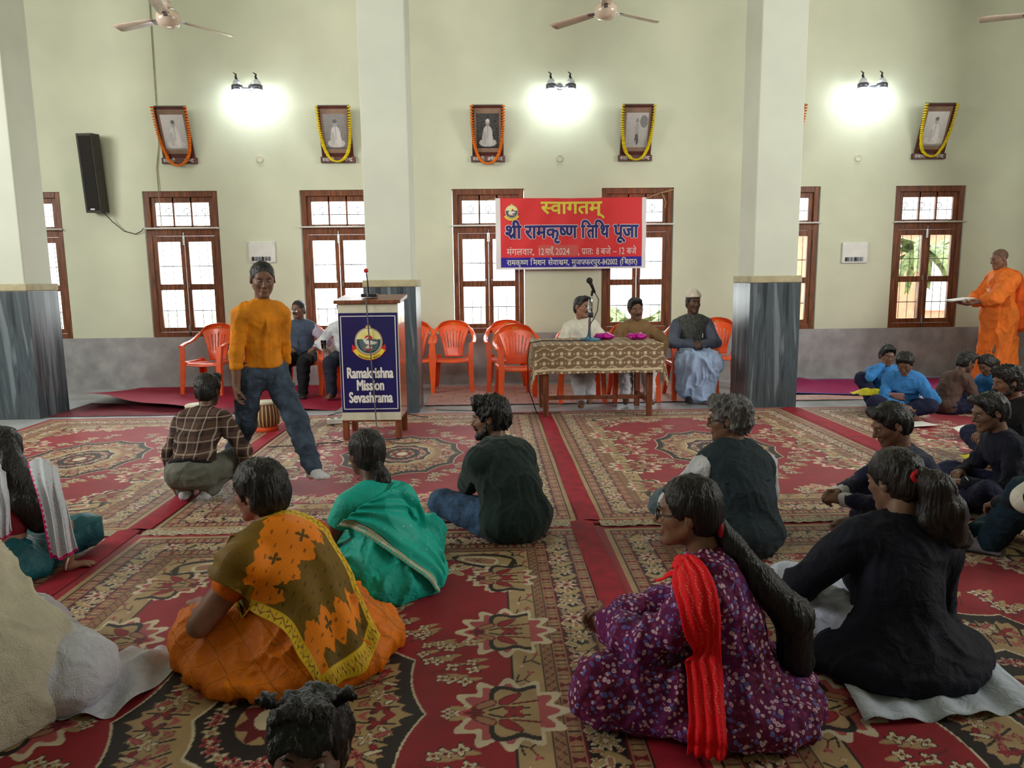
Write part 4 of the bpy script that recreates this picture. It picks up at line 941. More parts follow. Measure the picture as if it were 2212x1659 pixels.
def relax(V, F, it=1, w=.5):
    for _ in range(it):
        s = np.zeros_like(V); c = np.zeros(len(V))
        for k in range(4):
            np.add.at(s, F[:, k], V[F[:, (k+1) % 4]]); np.add.at(c, F[:, k], 1)
            np.add.at(s, F[:, k], V[F[:, (k+3) % 4]]); np.add.at(c, F[:, k], 1)
        V = V+w*(s/np.maximum(c, 1)[:, None]-V)
    return V
def ik(a, t, l1, l2, pole):
    d = t-a; L = np.linalg.norm(d); L = min(L, (l1+l2)*.998); d = nrm(d); e = a+d*L
    x = (l1*l1-l2*l2+L*L)/(2*L); h = math.sqrt(max(l1*l1-x*x, 0)); p = pole-d*(pole@d)
    return a+d*x+nrm(p)*h, e
CROSS = dict(tk=.84, pel=(0, 0, .102), lean=(4, 18), fl=(.10, .34, .055), fr=(-.10, .40, .055), kl=(-1, .55, .35), kr=(1, .55, .35), tl=(.75, .65, 0), tr=(-.75, .65, 0))
CHAIR = dict(tk=.88, pel=(0, 0, .525), lean=(-8, 2), fl=(-.11, .46, .075), fr=(.11, .46, .075), kl=(-.15, 1, 1), kr=(.15, 1, 1), tl=(-.2, 1, 0), tr=(.2, 1, 0))
class Figure:
    """joints and flesh of a posed person; local frame faces +y, right is +x; all lengths for a 1.70 m adult times S"""
    def __init__(s, S=1., pose=CROSS, girth=1., head=(0, 0, 0), neck=10, hl=None, hr=None, el=(-1, -.6, -.4), er=(1, -.6, -.4), fdl=None, fdr=None, pnl=(0, 0, -1), pnr=(0, 0, -1), curl=25, side=0, twist=0, hs=None, fem=False, shw=1., tk=1., **kw):
        p = dict(pose); p.update(kw); tk = p.get('tk', tk); s.S = S; g = girth; s.seg = {}; s.fem = fem; s.zones = []
        hs = hs or (.55*S+.45); s.hs = hs
        P = V3(p['pel'])*S; l1, l2 = p['lean']
        R1 = rotm('Z', twist*.5) @ rotm('Y', side*.5) @ rotm('X', -l1); R2 = rotm('Z', twist) @ rotm('Y', side) @ rotm('X', -l2)
        M = P+R1 @ V3(0, 0, .23)*S*tk; N = M+R2 @ V3(0, 0, .27)*S*(tk*.7+.3); r2, f2, u2 = R2[:, 0], R2[:, 1], R2[:, 2]
        s.P, s.M, s.N, s.R1, s.R2 = P, M, N, R1, R2
        nk = rotm('Z', twist) @ rotm('Y', side) @ rotm('X', -(l2*.5+neck)); s.H = N+nk @ V3(0, .0, 1)*(.105*S+.095*hs)
        s.Rh = rotm('Z', head[0]) @ rotm('X', -head[1]) @ rotm('Y', head[2])
        sw = .168*S*shw; fx = 1.45
        C = lambda seg, a, b, ra, rb, k=.03, sq=None, op=0: s.seg.setdefault(seg, []).append(Prim('c', a, V3(b), ra, rb, k, sq, op))
        E = lambda seg, c, r, R=None, k=.03, op=0: s.seg.setdefault(seg, []).append(Prim('e', c, R, V3(r), None, k, None, op))
        # torso
        E('hip', P+R1 @ V3(0, -.012, .0)*S, V3(.168*g, .125*g, .125)*S, R1, .05)
        C('abd', P+R1 @ V3(0, .005, .04)*S, M, .142*S*g, (.128 if not fem else .118)*S*g, .06*S, (f2, 1.28))
        C('chest', M, N-u2*.115*S+f2*.012*S, .136*S*g, .15*S*g, .06*S, (f2, 1.38))
        C('chest', N-u2*.06*S-r2*sw*.62, N-u2*.06*S+r2*sw*.62, .07*S, .07*S, .05*S)
        C('chest', N-u2*.015*S-r2*.03*S, N-u2*.055*S-r2*sw*.8, .05*S, .045*S, .05*S); C('chest', N-u2*.015*S+r2*.03*S, N-u2*.055*S+r2*sw*.8, .05*S, .045*S, .05*S)
        if fem:
            for q in (-1, 1): E('chest', N-u2*.19*S+f2*.095*S*g+r2*q*.075*S, V3(.066, .06, .066)*S, None, .04)
        hb = s.H+s.Rh @ V3(0, -.028, -.06)*hs
        C('neck', N-u2*.01*S+f2*.005, hb, .056*S*g**.5, .05*hs, .025*S)
        # limbs
        s.sh, s.elb, s.wr, s.hip, s.kn, s.an = {}, {}, {}, {}, {}, {}
        for q, c, tg, ep, fd, pn in ((-1, 'l', hl, el, fdl, pnl), (1, 'r', hr, er, fdr, pnr)):
            sh = N-u2*.065*S+r2*q*sw
            tg = V3(tg)*S if tg is not None else sh+V3(q*.06, .1, -.45)*S
            e, wv = ik(sh, tg, .285*S, .25*S, V3(ep)); s.sh[c], s.elb[c], s.wr[c] = sh, e, wv
            C('uarm_'+c, sh, e, .056*S*g**.6, .042*S*g**.6, .035*S); C('farm_'+c, e, wv, .041*S, .029*S, .02*S)
            s.hand(c, wv, nrm(V3(fd)) if fd is not None else nrm(wv-e), nrm(V3(pn)), q, curl if not isinstance(curl, dict) else curl[c])
            h0 = P+R1 @ V3(q*.095, .0, -.02)*S; an = V3(p['f'+c])*S; k_, a_ = ik(h0, an, .42*S, .405*S, V3(p['k'+c]))
            s.hip[c], s.kn[c], s.an[c] = h0, k_, a_
            C('thigh_'+c, h0, k_, .094*S*g**.7, .062*S*g**.5, .04*S); C('shin_'+c, k_, a_, .058*S*g**.4, .038*S, .02*S)
            C('shin_'+c, k_+(a_-k_)*.22-nrm(np.cross(k_-h0, a_-k_))*0, k_+(a_-k_)*.5, .056*S, .046*S, .03*S)
            s.foot(c, a_, nrm(V3(p['t'+c])), p.get('toe_up', (0, 0, 0)))
        s.headparts(hs)
    def hand(s, c, W, d, n, q, curl):
        S = s.S*.98; n = nrm(n-d*(n@d)); lat = -q*np.cross(n, d)        # lat points to the thumb side
        L = s.seg.setdefault('hand_'+c, []); k0 = W+d*.085*S
        C = lambda a, b, ra, rb, k=.008, sq=None: L.append(Prim('c', a, V3(b), ra*S, rb*S, k, sq))
        C(W, W+d*.03*S, .027, .03, .02*S, (n, 1.35))
        C(W+d*.025*S+lat*.014*S, k0+lat*.02*S, .024, .019, .018*S, (n, 1.5)); C(W+d*.025*S-lat*.01*S, k0-lat*.02*S-d*.006*S, .024, .018, .018*S, (n, 1.5))
        for i, (x, ln) in enumerate(((.03, .068), (.0105, .077), (-.009, .071), (-.028, .055))):
            a = k0+lat*x*S-d*(.004*i*i*.6)*S; ang = 0.; spread = x*2.2; dd = nrm(d+lat*spread*.5)
            for j, f in enumerate((.45, .31, .24)):
                ang += math.radians(curl*(.8+.12*i))*(1, 1.15, .7)[j]; v = dd*math.cos(ang)+n*math.sin(ang); b = a+v*ln*f*S
                C(a, b, .0092-.0009*j, .0086-.0009*j, .005); a = b
        t0 = W+d*.022*S+lat*.024*S+n*.006*S; t1 = t0+(d*.62+lat*.72+n*.3)*.036*S; t2 = t1+(d*.85+lat*.25+n*(.25+.01*curl))*.032*S; t3 = t2+(d*.85-lat*.05+n*(.3+.012*curl))*.026*S
        C(t0, t1, .0145, .0115, .014); C(t1, t2, .011, .0098, .005); C(t2, t3, .0098, .008, .005)
        pts = np.array([p.a for p in L]+[p.b for p in L]); s.zones.append((pts.min(0)-.014, pts.max(0)+.014, 'h'))
    def foot(s, c, A, t, up):
        S = s.S; z = V3(0, 0, 1); t = nrm(t); sd = np.cross(t, z); L = s.seg.setdefault('foot_'+c, [])
        C = lambda a, b, ra, rb, k=.02, sq=None: L.append(Prim('c', a, V3(b), ra*S, rb*S, k, sq))
        g0 = A-z*.04*S
        C(A, g0-t*.04*S, .036, .03); C(A, g0+t*.1*S+z*.002*S, .036, .03, .03*S, (z, 1.15)); C(g0-t*.04*S, g0+t*.11*S, .03, .034, .02*S, (z, 1.35))
        for i in range(5):
            x = (-.03+.0145*i); b = g0+t*(.115-.004*(i-1)**2)*S+sd*x*S-z*.008*S; C(b, b+t*.045*S*(1-.0*i), .0125, .0105, .006)
    def headparts(s, hs):
        L = s.seg.setdefault('head', []); T = lambda *p: s.H+s.Rh @ (V3(*p)*hs); s.T = T
        def E(c, r, k=.02, op=0, R=None): L.append(Prim('e', T(*c), s.Rh if R is None else s.Rh @ R, V3(r)*hs, None, k*hs, None, op))
        def C(a, b, ra, rb, k=.015, op=0): L.append(Prim('c', T(*a), T(*b), ra*hs, rb*hs, k*hs, None, op))
        f = s.fem
        E((0, -.012, .035), (.073, .091, .08)); E((0, .028, -.025), (.06, .06, .082), .03)
        for q in (-1, 1):
            C((q*.05, 0, -.045), (q*.014, .068, -.094), .018, .015, .03); C((q*.036, .062, -.02), (q*.046, .04, -.015), .02, .02, .02)
        C((-.008, .076, -.096), (.008, .076, -.096), .016 if not f else .013, .016 if not f else .013, .02)
        C((-.03, .076, .026), (.03, .076, .026), .014, .014, .015)
        for q in (-1, 1): L.append(Prim('e', T(q*.032, .096, .006), s.Rh, V3(.019, .016, .013)*hs, None, .012*hs, None, 1))
        C((0, .083, .016), (0, .108, -.024), .0085, .0125, .012)
        for q in (-1, 1): C((q*.011, .094, -.031), (q*.013, .09, -.03), .008, .008, .008)
        C((-.016, .087, -.054), (.016, .087, -.054), .0075, .0075, .008); C((-.013, .088, -.066), (.013, .088, -.066), .0085, .0085, .008)
        L.append(Prim('c', T(-.024, .101, -.0598), T(.024, .101, -.0598), .004*hs, .004*hs, .004*hs, None, 1))
        for q in (-1, 1):
            E((q*.077, -.012, -.004), (.009, .019, .031), .01, 0, rotm('Z', q*-18)); L.append(Prim('e', T(q*.087, -.006, .002), s.Rh, V3(.007, .01, .016)*hs, None, .006*hs, None, 1))
        s.zones.append((s.H-.13*hs-.01, s.H+.125*hs+.01, 'f'))
    def prims(s, names, t=0., k=None):
        o = []
        for nm in names.split():
            for sg in ((nm,) if nm in s.seg else (nm+'_l', nm+'_r')): o += [p.infl(t, k) if t or k else p for p in s.seg[sg]]
        return o
    def lim(s, seg, c, t0, t1, infl=.01, k=.03, r1=None):
        """piece of a limb segment (sleeve, trouser leg)"""
        p = s.seg[seg+'_'+c][0]; a = p.a+(p.b-p.a)*t0; b = p.a+(p.b-p.a)*t1
        return Prim('c', a, b, p.ra+(p.rb-p.ra)*t0+infl, (r1 if r1 is not None else p.ra+(p.rb-p.ra)*t1+infl), k)
M_SK = {}
def skin(tone):
    if tone in M_SK: return M_SK[tone]
    m = mat('skin_%d_%d_%d' % tone, tone, .5, var=.05, vs=14, spec=.4, bump=.05, bs=120); m.node_tree.nodes['Principled BSDF'].inputs['Subsurface Weight'].default_value = .0
    M_SK[tone] = m; return m
M_hair = mat('black_hair', (13, 11, 11), .5, var=.3, vs=60, stretch=(1, 1, .12), bump=.7, bs=130, spec=.5)
M_hairb = mat('dark_brown_hair', (27, 18, 15), .5, var=.3, vs=60, stretch=(1, 1, .12), bump=.7, bs=130, spec=.5)
M_hairg = mat('grey_hair', (100, 98, 96), .55, var=.2, vs=60, stretch=(1, 1, .4), bump=.8, bs=110, vary=(58, 57, 58))
M_eye = mat('eye_white', (150, 138, 128), .3); M_iris = mat('dark_iris', (28, 18, 14), .15)
M_stub = mat('stubble_scalp', (112, 84, 66), .7, var=.1, vs=60)
def part(nm, prims, m, root, h=.011, zones=(), cuts=(), amp=0., fs=(9, 9, 9), seed=1, rel=1, colors=None, floor=True, lift=0.):
    V, F = snet(prims, h, zones, cuts, floor)
    if rel: V = relax(V, F, rel)
    if amp:
        n = normals(V, F); w = V*V3(fs)+.8*np.c_[vnoise(V*7, seed+3), vnoise(V*7, seed+4), vnoise(V*7, seed+5)]
        a = vnoise(w, seed); b_ = vnoise(w*2.3+5, seed+1); V = V+n*(amp*(1.7*(1-np.abs(2*a-1))**4+.9*(1-np.abs(2*b_-1))**4-.55+.5*(a-.5)))[:, None]
    if floor: V[:, 2] = np.maximum(V[:, 2], lift)
    return mesh_obj(nm, V, F, m, root, True, colors=None if colors is None else colors(V))
def hair_prims(f, style):
    hs = f.hs; T = f.T; Rh = f.Rh; t = {'short': .011, 'crop': .005, 'curly': .018, 'fem': .013, 'bob': .02, 'kid': .014}[style]
    U = [Prim('e', T(0, -.016, .036), Rh, V3(.073+t, .091+t, .081+t)*hs, None, .02*hs)]
    if style in ('short', 'curly', 'kid'): U.append(Prim('c', T(-.035, .055, .095), T(.03, .06, .098), .03*hs, .034*hs, .03*hs))
    U.append(Prim('e', T(0, -.045, -.02), Rh, V3(.064+t*.6, .056+t, .07)*hs, None, .03*hs))
    if style in ('bob',): U.append(Prim('e', T(0, -.03, -.02), Rh, V3(.088, .09, .085)*hs, None, .03*hs))
    n1 = Rh @ nrm(V3(0, .80, -.60)); n2 = Rh @ nrm(V3(0, .42, -.9)); fem = style in ('fem', 'bob')
    q1 = T(0, .088, .07) if not fem else T(0, .086, .062)
    cut = [Prim('e', T(0, .125, -.03), Rh, V3(.085, .088, .105)*hs, None, .012*hs, None, 1)]
    for q in (-1, 1):
        if not fem: cut.append(Prim('e', T(q*.095, -.004, -.008), Rh, V3(.035, .026, .036)*hs, None, .008*hs, None, 1))
        else: cut.append(Prim('e', T(q*.095, .006, -.02), Rh, V3(.032, .022, .034)*hs, None, .008*hs, None, 1))
    cuts = [(T(.0, -.06, -.085 if not fem else -.1), n2), (T(0, .03, -.012), Rh @ nrm(V3(0, .9, -.42)))]
    return U+cut, cuts
def person(label, loc, rz, fig, tone, hair=None, hm=None, hairx=(), brow=True, beard=None, glasses=None, far=False, name='person', fine=True, hamp=.005, socks=None):
    """body mesh at the top level; returns (root, add) for the clothes"""
    h0, hf, hh = (.016, .0072, .0066) if far else (.014, .0054, .0054)
    z = [(a, b, hf if q == 'f' else hh) for a, b, q in fig.zones if q == 'f' or fine]
    pr = []
    for sg in ('hip', 'abd', 'chest', 'neck', 'uarm_l', 'uarm_r', 'farm_l', 'farm_r', 'hand_l', 'hand_r', 'thigh_l', 'thigh_r', 'shin_l', 'shin_r', 'foot_l', 'foot_r'): pr += fig.seg[sg]
    # the head is blended as a whole so that its carved features stay on the head
    pr += fig.seg['head']
    V, F = snet(pr, h0, z); V = relax(V, F, 1, .35); V[:, 2] = np.maximum(V[:, 2], .0)
    o = mesh_obj(name, V, F, skin(tone), None, True); o.location = (loc[0], loc[1], loc[2] if len(loc) > 2 else .02); o.rotation_euler = (0, 0, math.radians(rz))
    tag(o, label, 'person'); hm = hm or M_hair; T = fig.T; hs = fig.hs; Rm = Matrix(fig.Rh.tolist()).to_4x4()
    if hair:
        pr, cuts = hair_prims(fig, hair)
        part('hair', pr+list(hairx), hm, o, .0065, (), cuts if not hairx else (), amp=hamp, fs=(38, 38, 14), seed=3, rel=1)
    for q in (-1, 1):
        e = MB().ball(T(q*.032, .0755, .006), .0118*hs, 12, 8, 0, (1, 1, .74)).build('eye', M_eye, o, smooth=True)
        MB().ball(T(q*.032, .0755, .006)+fig.Rh @ V3(0, .0072, 0)*hs, .006*hs, 10, 6, 0, (1, 1, .8)).build('iris', M_iris, e, smooth=True)
    if brow:
        for q in (-1, 1):
            br = [Prim('c', T(q*.016, .09, .026), T(q*.036, .088, .032), .003*hs, .0034*hs, .004), Prim('c', T(q*.036, .088, .032), T(q*.05, .076, .026), .0034*hs, .002*hs, .004)]
            part('eyebrow', br, hm if hm != M_stub else M_hair, o, .0035, rel=1)
    if beard == 'moustache':
        part('moustache', [Prim('c', T(0, .1, -.044), T(q*.026, .088, -.052), .0075*hs, .006*hs, .006) for q in (-1, 1)], M_hair, o, .0035, amp=.001, fs=(90, 90, 90))
    if beard == 'full':
        L = [Prim('c', T(0, .1, -.044), T(q*.026, .088, -.056), .007*hs, .006*hs, .006) for q in (-1, 1)]
        for q in (-1, 1): L += [Prim('c', T(q*.058, .012, -.03), T(q*.05, .03, -.075), .014*hs, .017*hs, .02), Prim('c', T(q*.05, .03, -.075), T(q*.014, .078, -.1), .017*hs, .018*hs, .02)]
        part('beard', L+[Prim('c', T(-.014, .082, -.1), T(.014, .082, -.1), .02*hs, .02*hs, .02)], M_hair, o, .005, amp=.003, fs=(60, 60, 60))
    if glasses:
        g = MB()
        for q in (-1, 1):
            g.tube([T(q*.033+.024*math.cos(a*PI/10), .099-.004*abs(math.cos(a*PI/10)), .004+.019*math.sin(a*PI/10)) for a in range(20)], .0022*hs, 6, closed=True)
            g.tube([T(q*.057, .094, .008), T(q*.074, .05, .01), T(q*.078, -.01, .012), T(q*.076, -.022, .0)], .0022*hs, 6)
        g.tube([T(-.01, .1, .006), T(0, .104, .009), T(.01, .1, .006)], .002*hs, 6)
        g.build('glasses', glasses, o)
    return o
def ball_on(nm, root, c, r, m, sc_=(1, 1, 1)): return MB().ball(c, r, 12, 8, 0, sc_).build(nm, m, root, smooth=True)
def drape(nm, ctl, nu, nv, prims, off, m, root, colors=None, it=10, amp=0., fs=(9, 9, 9), seed=5, thick=.004, cuts=(), pleat=None):
    """cloth sheet: a control net of points (rows of points) interpolated and pulled onto the surface of prims"""
    C = np.array(ctl, float); nr, nc = C.shape[:2]
    def cr(A, t):
        n = len(A); k = min(int(t*(n-1)), n-2); f = t*(n-1)-k; p1, p2 = A[k], A[k+1]; p0 = A[k-1] if k else 2*p1-p2; p3 = A[k+2] if k+2 < n else 2*p2-p1
        return .5*(2*p1+(p2-p0)*f+(2*p0-5*p1+4*p2-p3)*f*f+(3*p1-p0-3*p2+p3)*f**3)
    rows = [np.array([cr(C[r], u) for u in np.linspace(0, 1, nu)]) for r in range(nr)]
    G = np.array([cr(rows, v) for v in np.linspace(0, 1, nv)]).reshape(-1, 3)
    uu, vv = np.meshgrid(np.linspace(0, 1, nu), np.linspace(0, 1, nv)); uu, vv = uu.ravel(), vv.ravel()
    o_ = off+(pleat(uu, vv) if pleat else 0.)
    for _ in range(it):
        d = sdf_pts(prims, G)-o_; e = 4e-3
        g = np.stack([sdf_pts(prims, G+V3(*(e if j == i else 0 for j in range(3))))-o_-d for i in range(3)], 1)/e
        g /= np.maximum(np.linalg.norm(g, axis=1, keepdims=True), .3)**2
        G = G-np.clip(d, -.06, .06)[:, None]*g*.8
    if it == 0 and pleat: G[:, 1] -= pleat(uu, vv)
    G[:, 2] = np.maximum(G[:, 2], .006)
    i = np.arange(nu*nv).reshape(nv, nu); F = np.stack([i[:-1, :-1], i[:-1, 1:], i[1:, 1:], i[1:, :-1]], -1).reshape(-1, 4)
    if amp:
        n = normals(G, F); a = vnoise(G*V3(fs)+.7*np.c_[vnoise(G*6, 3), vnoise(G*6, 4), vnoise(G*6, 5)], seed); G = G+n*(amp*(1.3*(1-np.abs(2*a-1))**1.5-.5))[:, None]*np.sign((n*(G-sdf_c(prims))).sum(1).mean()+1e-9)
    ob = mesh_obj(nm, G, F, m, root, True, colors=None if colors is None else colors(uu, vv))
    q = ob.modifiers.new('s', 'SOLIDIFY'); q.thickness = thick; q.offset = 0
    return ob
def sdf_c(prims): return np.mean([p.a for p in prims], 0)
def cloth(name, col, rough=.8, **k): k.setdefault('var', .07); k.setdefault('bump', .25); k.setdefault('bs', 170); k.setdefault('spec', .25); k.setdefault('wr', .4); return mat(name, col, rough, **k)
def collar(root, f, m, r=.062, h=.035, open_=.0, nm='collar'):
    N = f.N; up = nrm(f.H-N); S = f.S
    c = N+up*.015*S+f.R2[:, 1]*.012*S; x = f.R2[:, 0]; y = np.cross(up, x); vs = []; n = 28
    for k in range(n+1):
        a = PI/2+open_+(2*PI-2*open_)*k/n
        for rr, hh in ((r*1.12, -.012), (r*.98, h)): vs.append(c+(x*math.cos(a)*rr*1.04+y*math.sin(a)*rr*1.05)*S+up*(hh-.012*math.sin(a))*S)
    fs = [(k*2, k*2+2, k*2+3, k*2+1) for k in range(n)]
    return MB().add(vs, fs).build(nm, m, root, smooth=True, solid=.006)
# ------------------------------------------------------------------ people on the carpets
DBG = []
def dbg(n, f, root): DBG.append((n, f, root))
def knit(nm, c, **k): return cloth(nm, c, .9, sheen=.15, bump=.4, bs=240, **k)
M_sweat = knit('dark_green_knit', (25, 44, 42)); M_jean = cloth('blue_denim', (62, 88, 122), var=.14, vs=16); M_sockg = cloth('grey_sock', (120, 118, 126)); M_sockw = cloth('white_sock', (206, 208, 212))
def socks(f, root, m, t=.005): 
    for c in 'lr': part('sock', f.prims('foot_'+c, t)+[f.lim('shin', c, .8, 1, t)], m, root, .008, rel=1)
def trousers(f, root, m, t=.016, nm='trousers', amp=.006, k=None, cut=.97, extra=(), h=.011, rel=1):
    pr = f.prims('hip', t-.004)
    for c in 'lr': pr += f.prims('thigh_'+c, t, k)+[f.lim('shin', c, 0, cut, t+.004, k or .03, f.seg['shin_l'][0].rb+t+.006)]+[f.seg['shin_'+c][1].infl(t)]
    return part(nm, pr+list(extra), m, root, h, amp=amp, fs=(10, 10, 16), seed=4, rel=rel)
def shirt(f, root, m, t=.014, nm='shirt', sleeve=.95, amp=.006, hip=True, arms='lr', extra=(), cuts=(), h=.011, fs=(12, 12, 7), seed=2, ts=.012, colors=None):
    pr = f.prims('chest abd', t)+(f.prims('hip', t+.011) if hip else [])
    for c in arms:
        pr += f.prims('uarm_'+c, ts) if sleeve >= 0 else []
        if sleeve < 0: pr.append(f.lim('uarm', c, 0, -sleeve, ts))
        elif sleeve > 0: pr.append(f.lim('farm', c, 0, sleeve, ts, .02))
    pr.append(Prim('c', f.N, f.N+nrm(f.H-f.N)*.02*f.S, .062*f.S, .056*f.S, .03))
    return part(nm, pr+list(extra), m, root, h, cuts=cuts, amp=amp, fs=fs, seed=seed, colors=colors)
# --- man in the green sweater, chin on hand
kw = dict(S=.92, lean=(12, 36), neck=2, head=(46, 10, 0), kl=(-1, .5, .3), kr=(1, .5, .3), girth=1.2, hs=.97)
f = Figure(**kw); ch = f.T(-.012, .075, -.125)
f = Figure(hl=ch/.93-V3(.0, .03, .06), hr=(.1, .36, .2), el=(-.5, .2, -1), fdl=(.35, .25, 1), pnl=(.8, -.3, .1), curl=dict(l=62, r=30), **kw)
P3 = person('man in a dark green sweater sitting cross-legged, chin on one hand', (.12, 3.86), 34, f, (122, 88, 70), 'curly', beard='full', hamp=.01); dbg('P3', f, P3)
shirt(f, P3, M_sweat, .024, 'sweater', amp=.007, seed=8); trousers(f, P3, M_jean, .012, nm='jeans', amp=.004); socks(f, P3, M_sockg)
# --- grey haired man in the waistcoat
M_vest = cloth('slate_waistcoat', (38, 52, 58), bump=.15); M_wshirt = cloth('white_shirt_cotton', (206, 208, 214))
f = Figure(S=.92, lean=(6, 20), neck=8, head=(52, 8, 0), hl=(-.2, .40, .2), hr=(.14, .40, .18), el=(-1, -.4, -.5), girth=1.3, hs=.97, shw=1.06)
P4 = person('grey haired man in a dark slate waistcoat over a white shirt, seen from behind', (1.27, 3.56), 10, f, (112, 80, 62), 'curly', M_hairg, glasses=mat('brown_glasses', (60, 34, 22), .3), hamp=.012); dbg('P4', f, P4)
pr = [p.infl(.024) for p in f.seg['chest'][:2]+f.seg['abd']]+[f.seg['chest'][2].infl(.014)]+f.prims('hip', .03)+[Prim('c', f.sh[c]*.75+f.N*.25, f.sh[c], .062, .064, .04) for c in 'lr']
v = part('waistcoat', pr, M_vest, P4, .010, amp=.006, fs=(9, 9, 4), seed=6)
MB().tube([f.N-f.R2[:, 2]*.145+f.R2[:, 0]*x+f.R2[:, 1]*(-.122+.25*x*x) for x in np.linspace(-.125, .125, 15)], .004, 6).build('yoke_seam', M_vest, v)
collar(P4, f, M_vest, .066, .04, .3)
for c in 'lr': part('shirt_sleeve', f.prims('uarm_'+c, .012)+[f.lim('farm', c, 0, .95, .012)], M_wshirt, P4, .01, amp=.006, seed=2)
trousers(f, P4, cloth('grey_blue_jeans', (98, 116, 126)), .02); socks(f, P4, M_sockg)
# --- woman in the floral dress
def floral_fn(g, v, tc):
    nz = g.new('ShaderNodeTexNoise', Vector=tc.outputs['Object'], Scale=30., Detail=1.)
    ad = g.new('ShaderNodeVectorMath', _operation='MULTIPLY_ADD', i0=nz.outputs[1], i1=(.018, .018, .018), i2=tc.outputs['Object'])
    vo = g.new('ShaderNodeTexVoronoi', Vector=ad.outputs[0], Scale=60., Randomness=.85); sep = g.new('ShaderNodeSeparateColor', Color=vo.outputs['Color'])
    base = g.mix(g.ramp(g.new('ShaderNodeTexNoise', Vector=tc.outputs['Object'], Scale=5.).outputs[0], [(.4, (0, 0, 0)), (.6, (255, 255, 255))]), (96, 22, 58), (104, 30, 92))
    fl = g.ramp(sep.outputs[0], [(0, (206, 172, 192)), (.42, (206, 172, 192)), (.43, (100, 102, 176)), (.75, (100, 102, 176)), (.76, (132, 44, 92))], 'CONSTANT')
    m = g.ramp(vo.outputs['Distance'], [(.0, (255, 255, 255)), (.4, (255, 255, 255)), (.46, (0, 0, 0))]); c = g.mix(m, base, fl)
    return g.mix(g.ramp(vo.outputs['Distance'], [(.0, (255, 255, 255)), (.1, (255, 255, 255)), (.13, (0, 0, 0))]), c, (130, 40, 70))
M_floral = mat('purple_floral_cotton', (100, 30, 70), .8, fn=floral_fn, bump=.2, bs=170, spec=.25, wr=.4)
f = Figure(S=.9, lean=(0, 17), neck=16, head=(8, 6, 0), fem=True, hl=(-.03, .45, .235), hr=(.035, .45, .225), el=(-1, -.5, -.5), er=(1, -.5, -.5), fdl=(.4, 1, -.1), fdr=(-.4, 1, -.05), pnl=(.9, -.3, -.2), pnr=(-.9, -.3, -.2), curl=42, girth=1.08, hs=.97, shw=.95, kl=(-.75, .8, .12), kr=(.75, .8, .12), fl=(.1, .28, .05), fr=(-.1, .3, .05))
T = f.T; tail = [T(0, -.1, -.055), T(.0, -.135, -.12), f.N+V3(.03, -.16, -.05), f.M+V3(.06, -.19, .06), f.M+V3(.09, -.2, -.1), f.P+V3(.1, -.215, .06), f.P+V3(.1, -.23, -.04)]
P5 = person('woman in a purple floral dress, red scarf and very long dark ponytail', (.76, 2.2), 62, f, (132, 96, 74), 'fem', glasses=M_black, hamp=.003); dbg('P5', f, P5)
rr = [.03, .034, .05, .058, .05, .03, .004]
part('ponytail', [Prim('c', tail[i], tail[i+1], rr[i], rr[i+1], .03) for i in range(6)], M_hair, P5, .007, amp=.003, fs=(40, 40, 3), seed=3)
MB().tube([T(.025*math.cos(a*PI/6), -.105-.01*math.sin(a*PI/6)*0, -.06+.025*math.sin(a*PI/6)) for a in range(12)], .011, 8, closed=True).build('hair_tie', mat('red_hair_tie', (210, 24, 40), .6), P5, smooth=True)
pr = f.prims('chest abd', .016)+f.prims('hip', .03, .07)+f.prims('thigh', .03, .07)+f.prims('shin', .03, .07)
for c in 'lr': pr += [f.lim('uarm', c, 0, 1, .02, .03), f.lim('farm', c, 0, .8, .028, .015, .058)]
pr += [Prim('e', V3(-.02, .08, .05), None, V3(.28, .34, .06), None, .08), Prim('e', V3(.02, -.1, .05), None, V3(.23, .19, .08), None, .08)]
part('floral_dress', pr, M_floral, P5, .0095, amp=.011, fs=(9, 9, 5), seed=12)
MB().tube([f.N+V3(.075*math.cos(a*PI/10), .03+.075*math.sin(a*PI/10), .012-.02*math.sin(a*PI/10)) for a in range(20)], .0035, 5, closed=True).build('necklace', mat('gold_bead', (150, 110, 60), .35, .6), P5)
for c in 'l': MB().tube([f.wr[c]+nrm(f.elb[c]-f.wr[c])*.03+.034*(V3(1, 0, 0)*math.cos(a*PI/8)+V3(0, .3, 1)*math.sin(a*PI/8)) for a in range(16)], .004, 6, closed=True).build('bangle', mat('gold_bead', (0, 0, 0)), P5)
dress = pr
def scarf_fn(g, v, tc):
    w = g.new('ShaderNodeTexWave', _wave_type='BANDS', _bands_direction='X', Vector=tc.outputs['UV'], Scale=1.)
    return g.mix(.1, (216, 16, 30), (180, 10, 26))
M_scarf = cloth('bright_red_scarf', (222, 18, 34), .7, bump=.5, bs=60)
ctl = [[[0.174, 0.309, 0.34], [-0.04, 0.182, 0.478], [-0.147, 0.13, 0.453], [-0.217, 0.095, 0.387], [-0.143, 0.1, 0.215], [-0.236, 0.079, 0.146], [-0.294, 0.056, 0.066], [-0.347, 0.05, -0.0]], [[0.172, 0.248, 0.364], [-0.054, 0.136, 0.491], [-0.185, 0.071, 0.479], [-0.217, 0.046, 0.398], [-0.153, 0.044, 0.233], [-0.216, 0.028, 0.148], [-0.28, 0.005, 0.072], [-0.323, 0.0, -0.0]], [[-0.103, 0.127, 0.478], [-0.095, 0.085, 0.514], [-0.177, 0.024, 0.485], [-0.204, -0.0, 0.401], [-0.158, -0.01, 0.248], [-0.205, -0.024, 0.156], [-0.265, -0.045, 0.077], [-0.299, -0.05, -0.001]]]
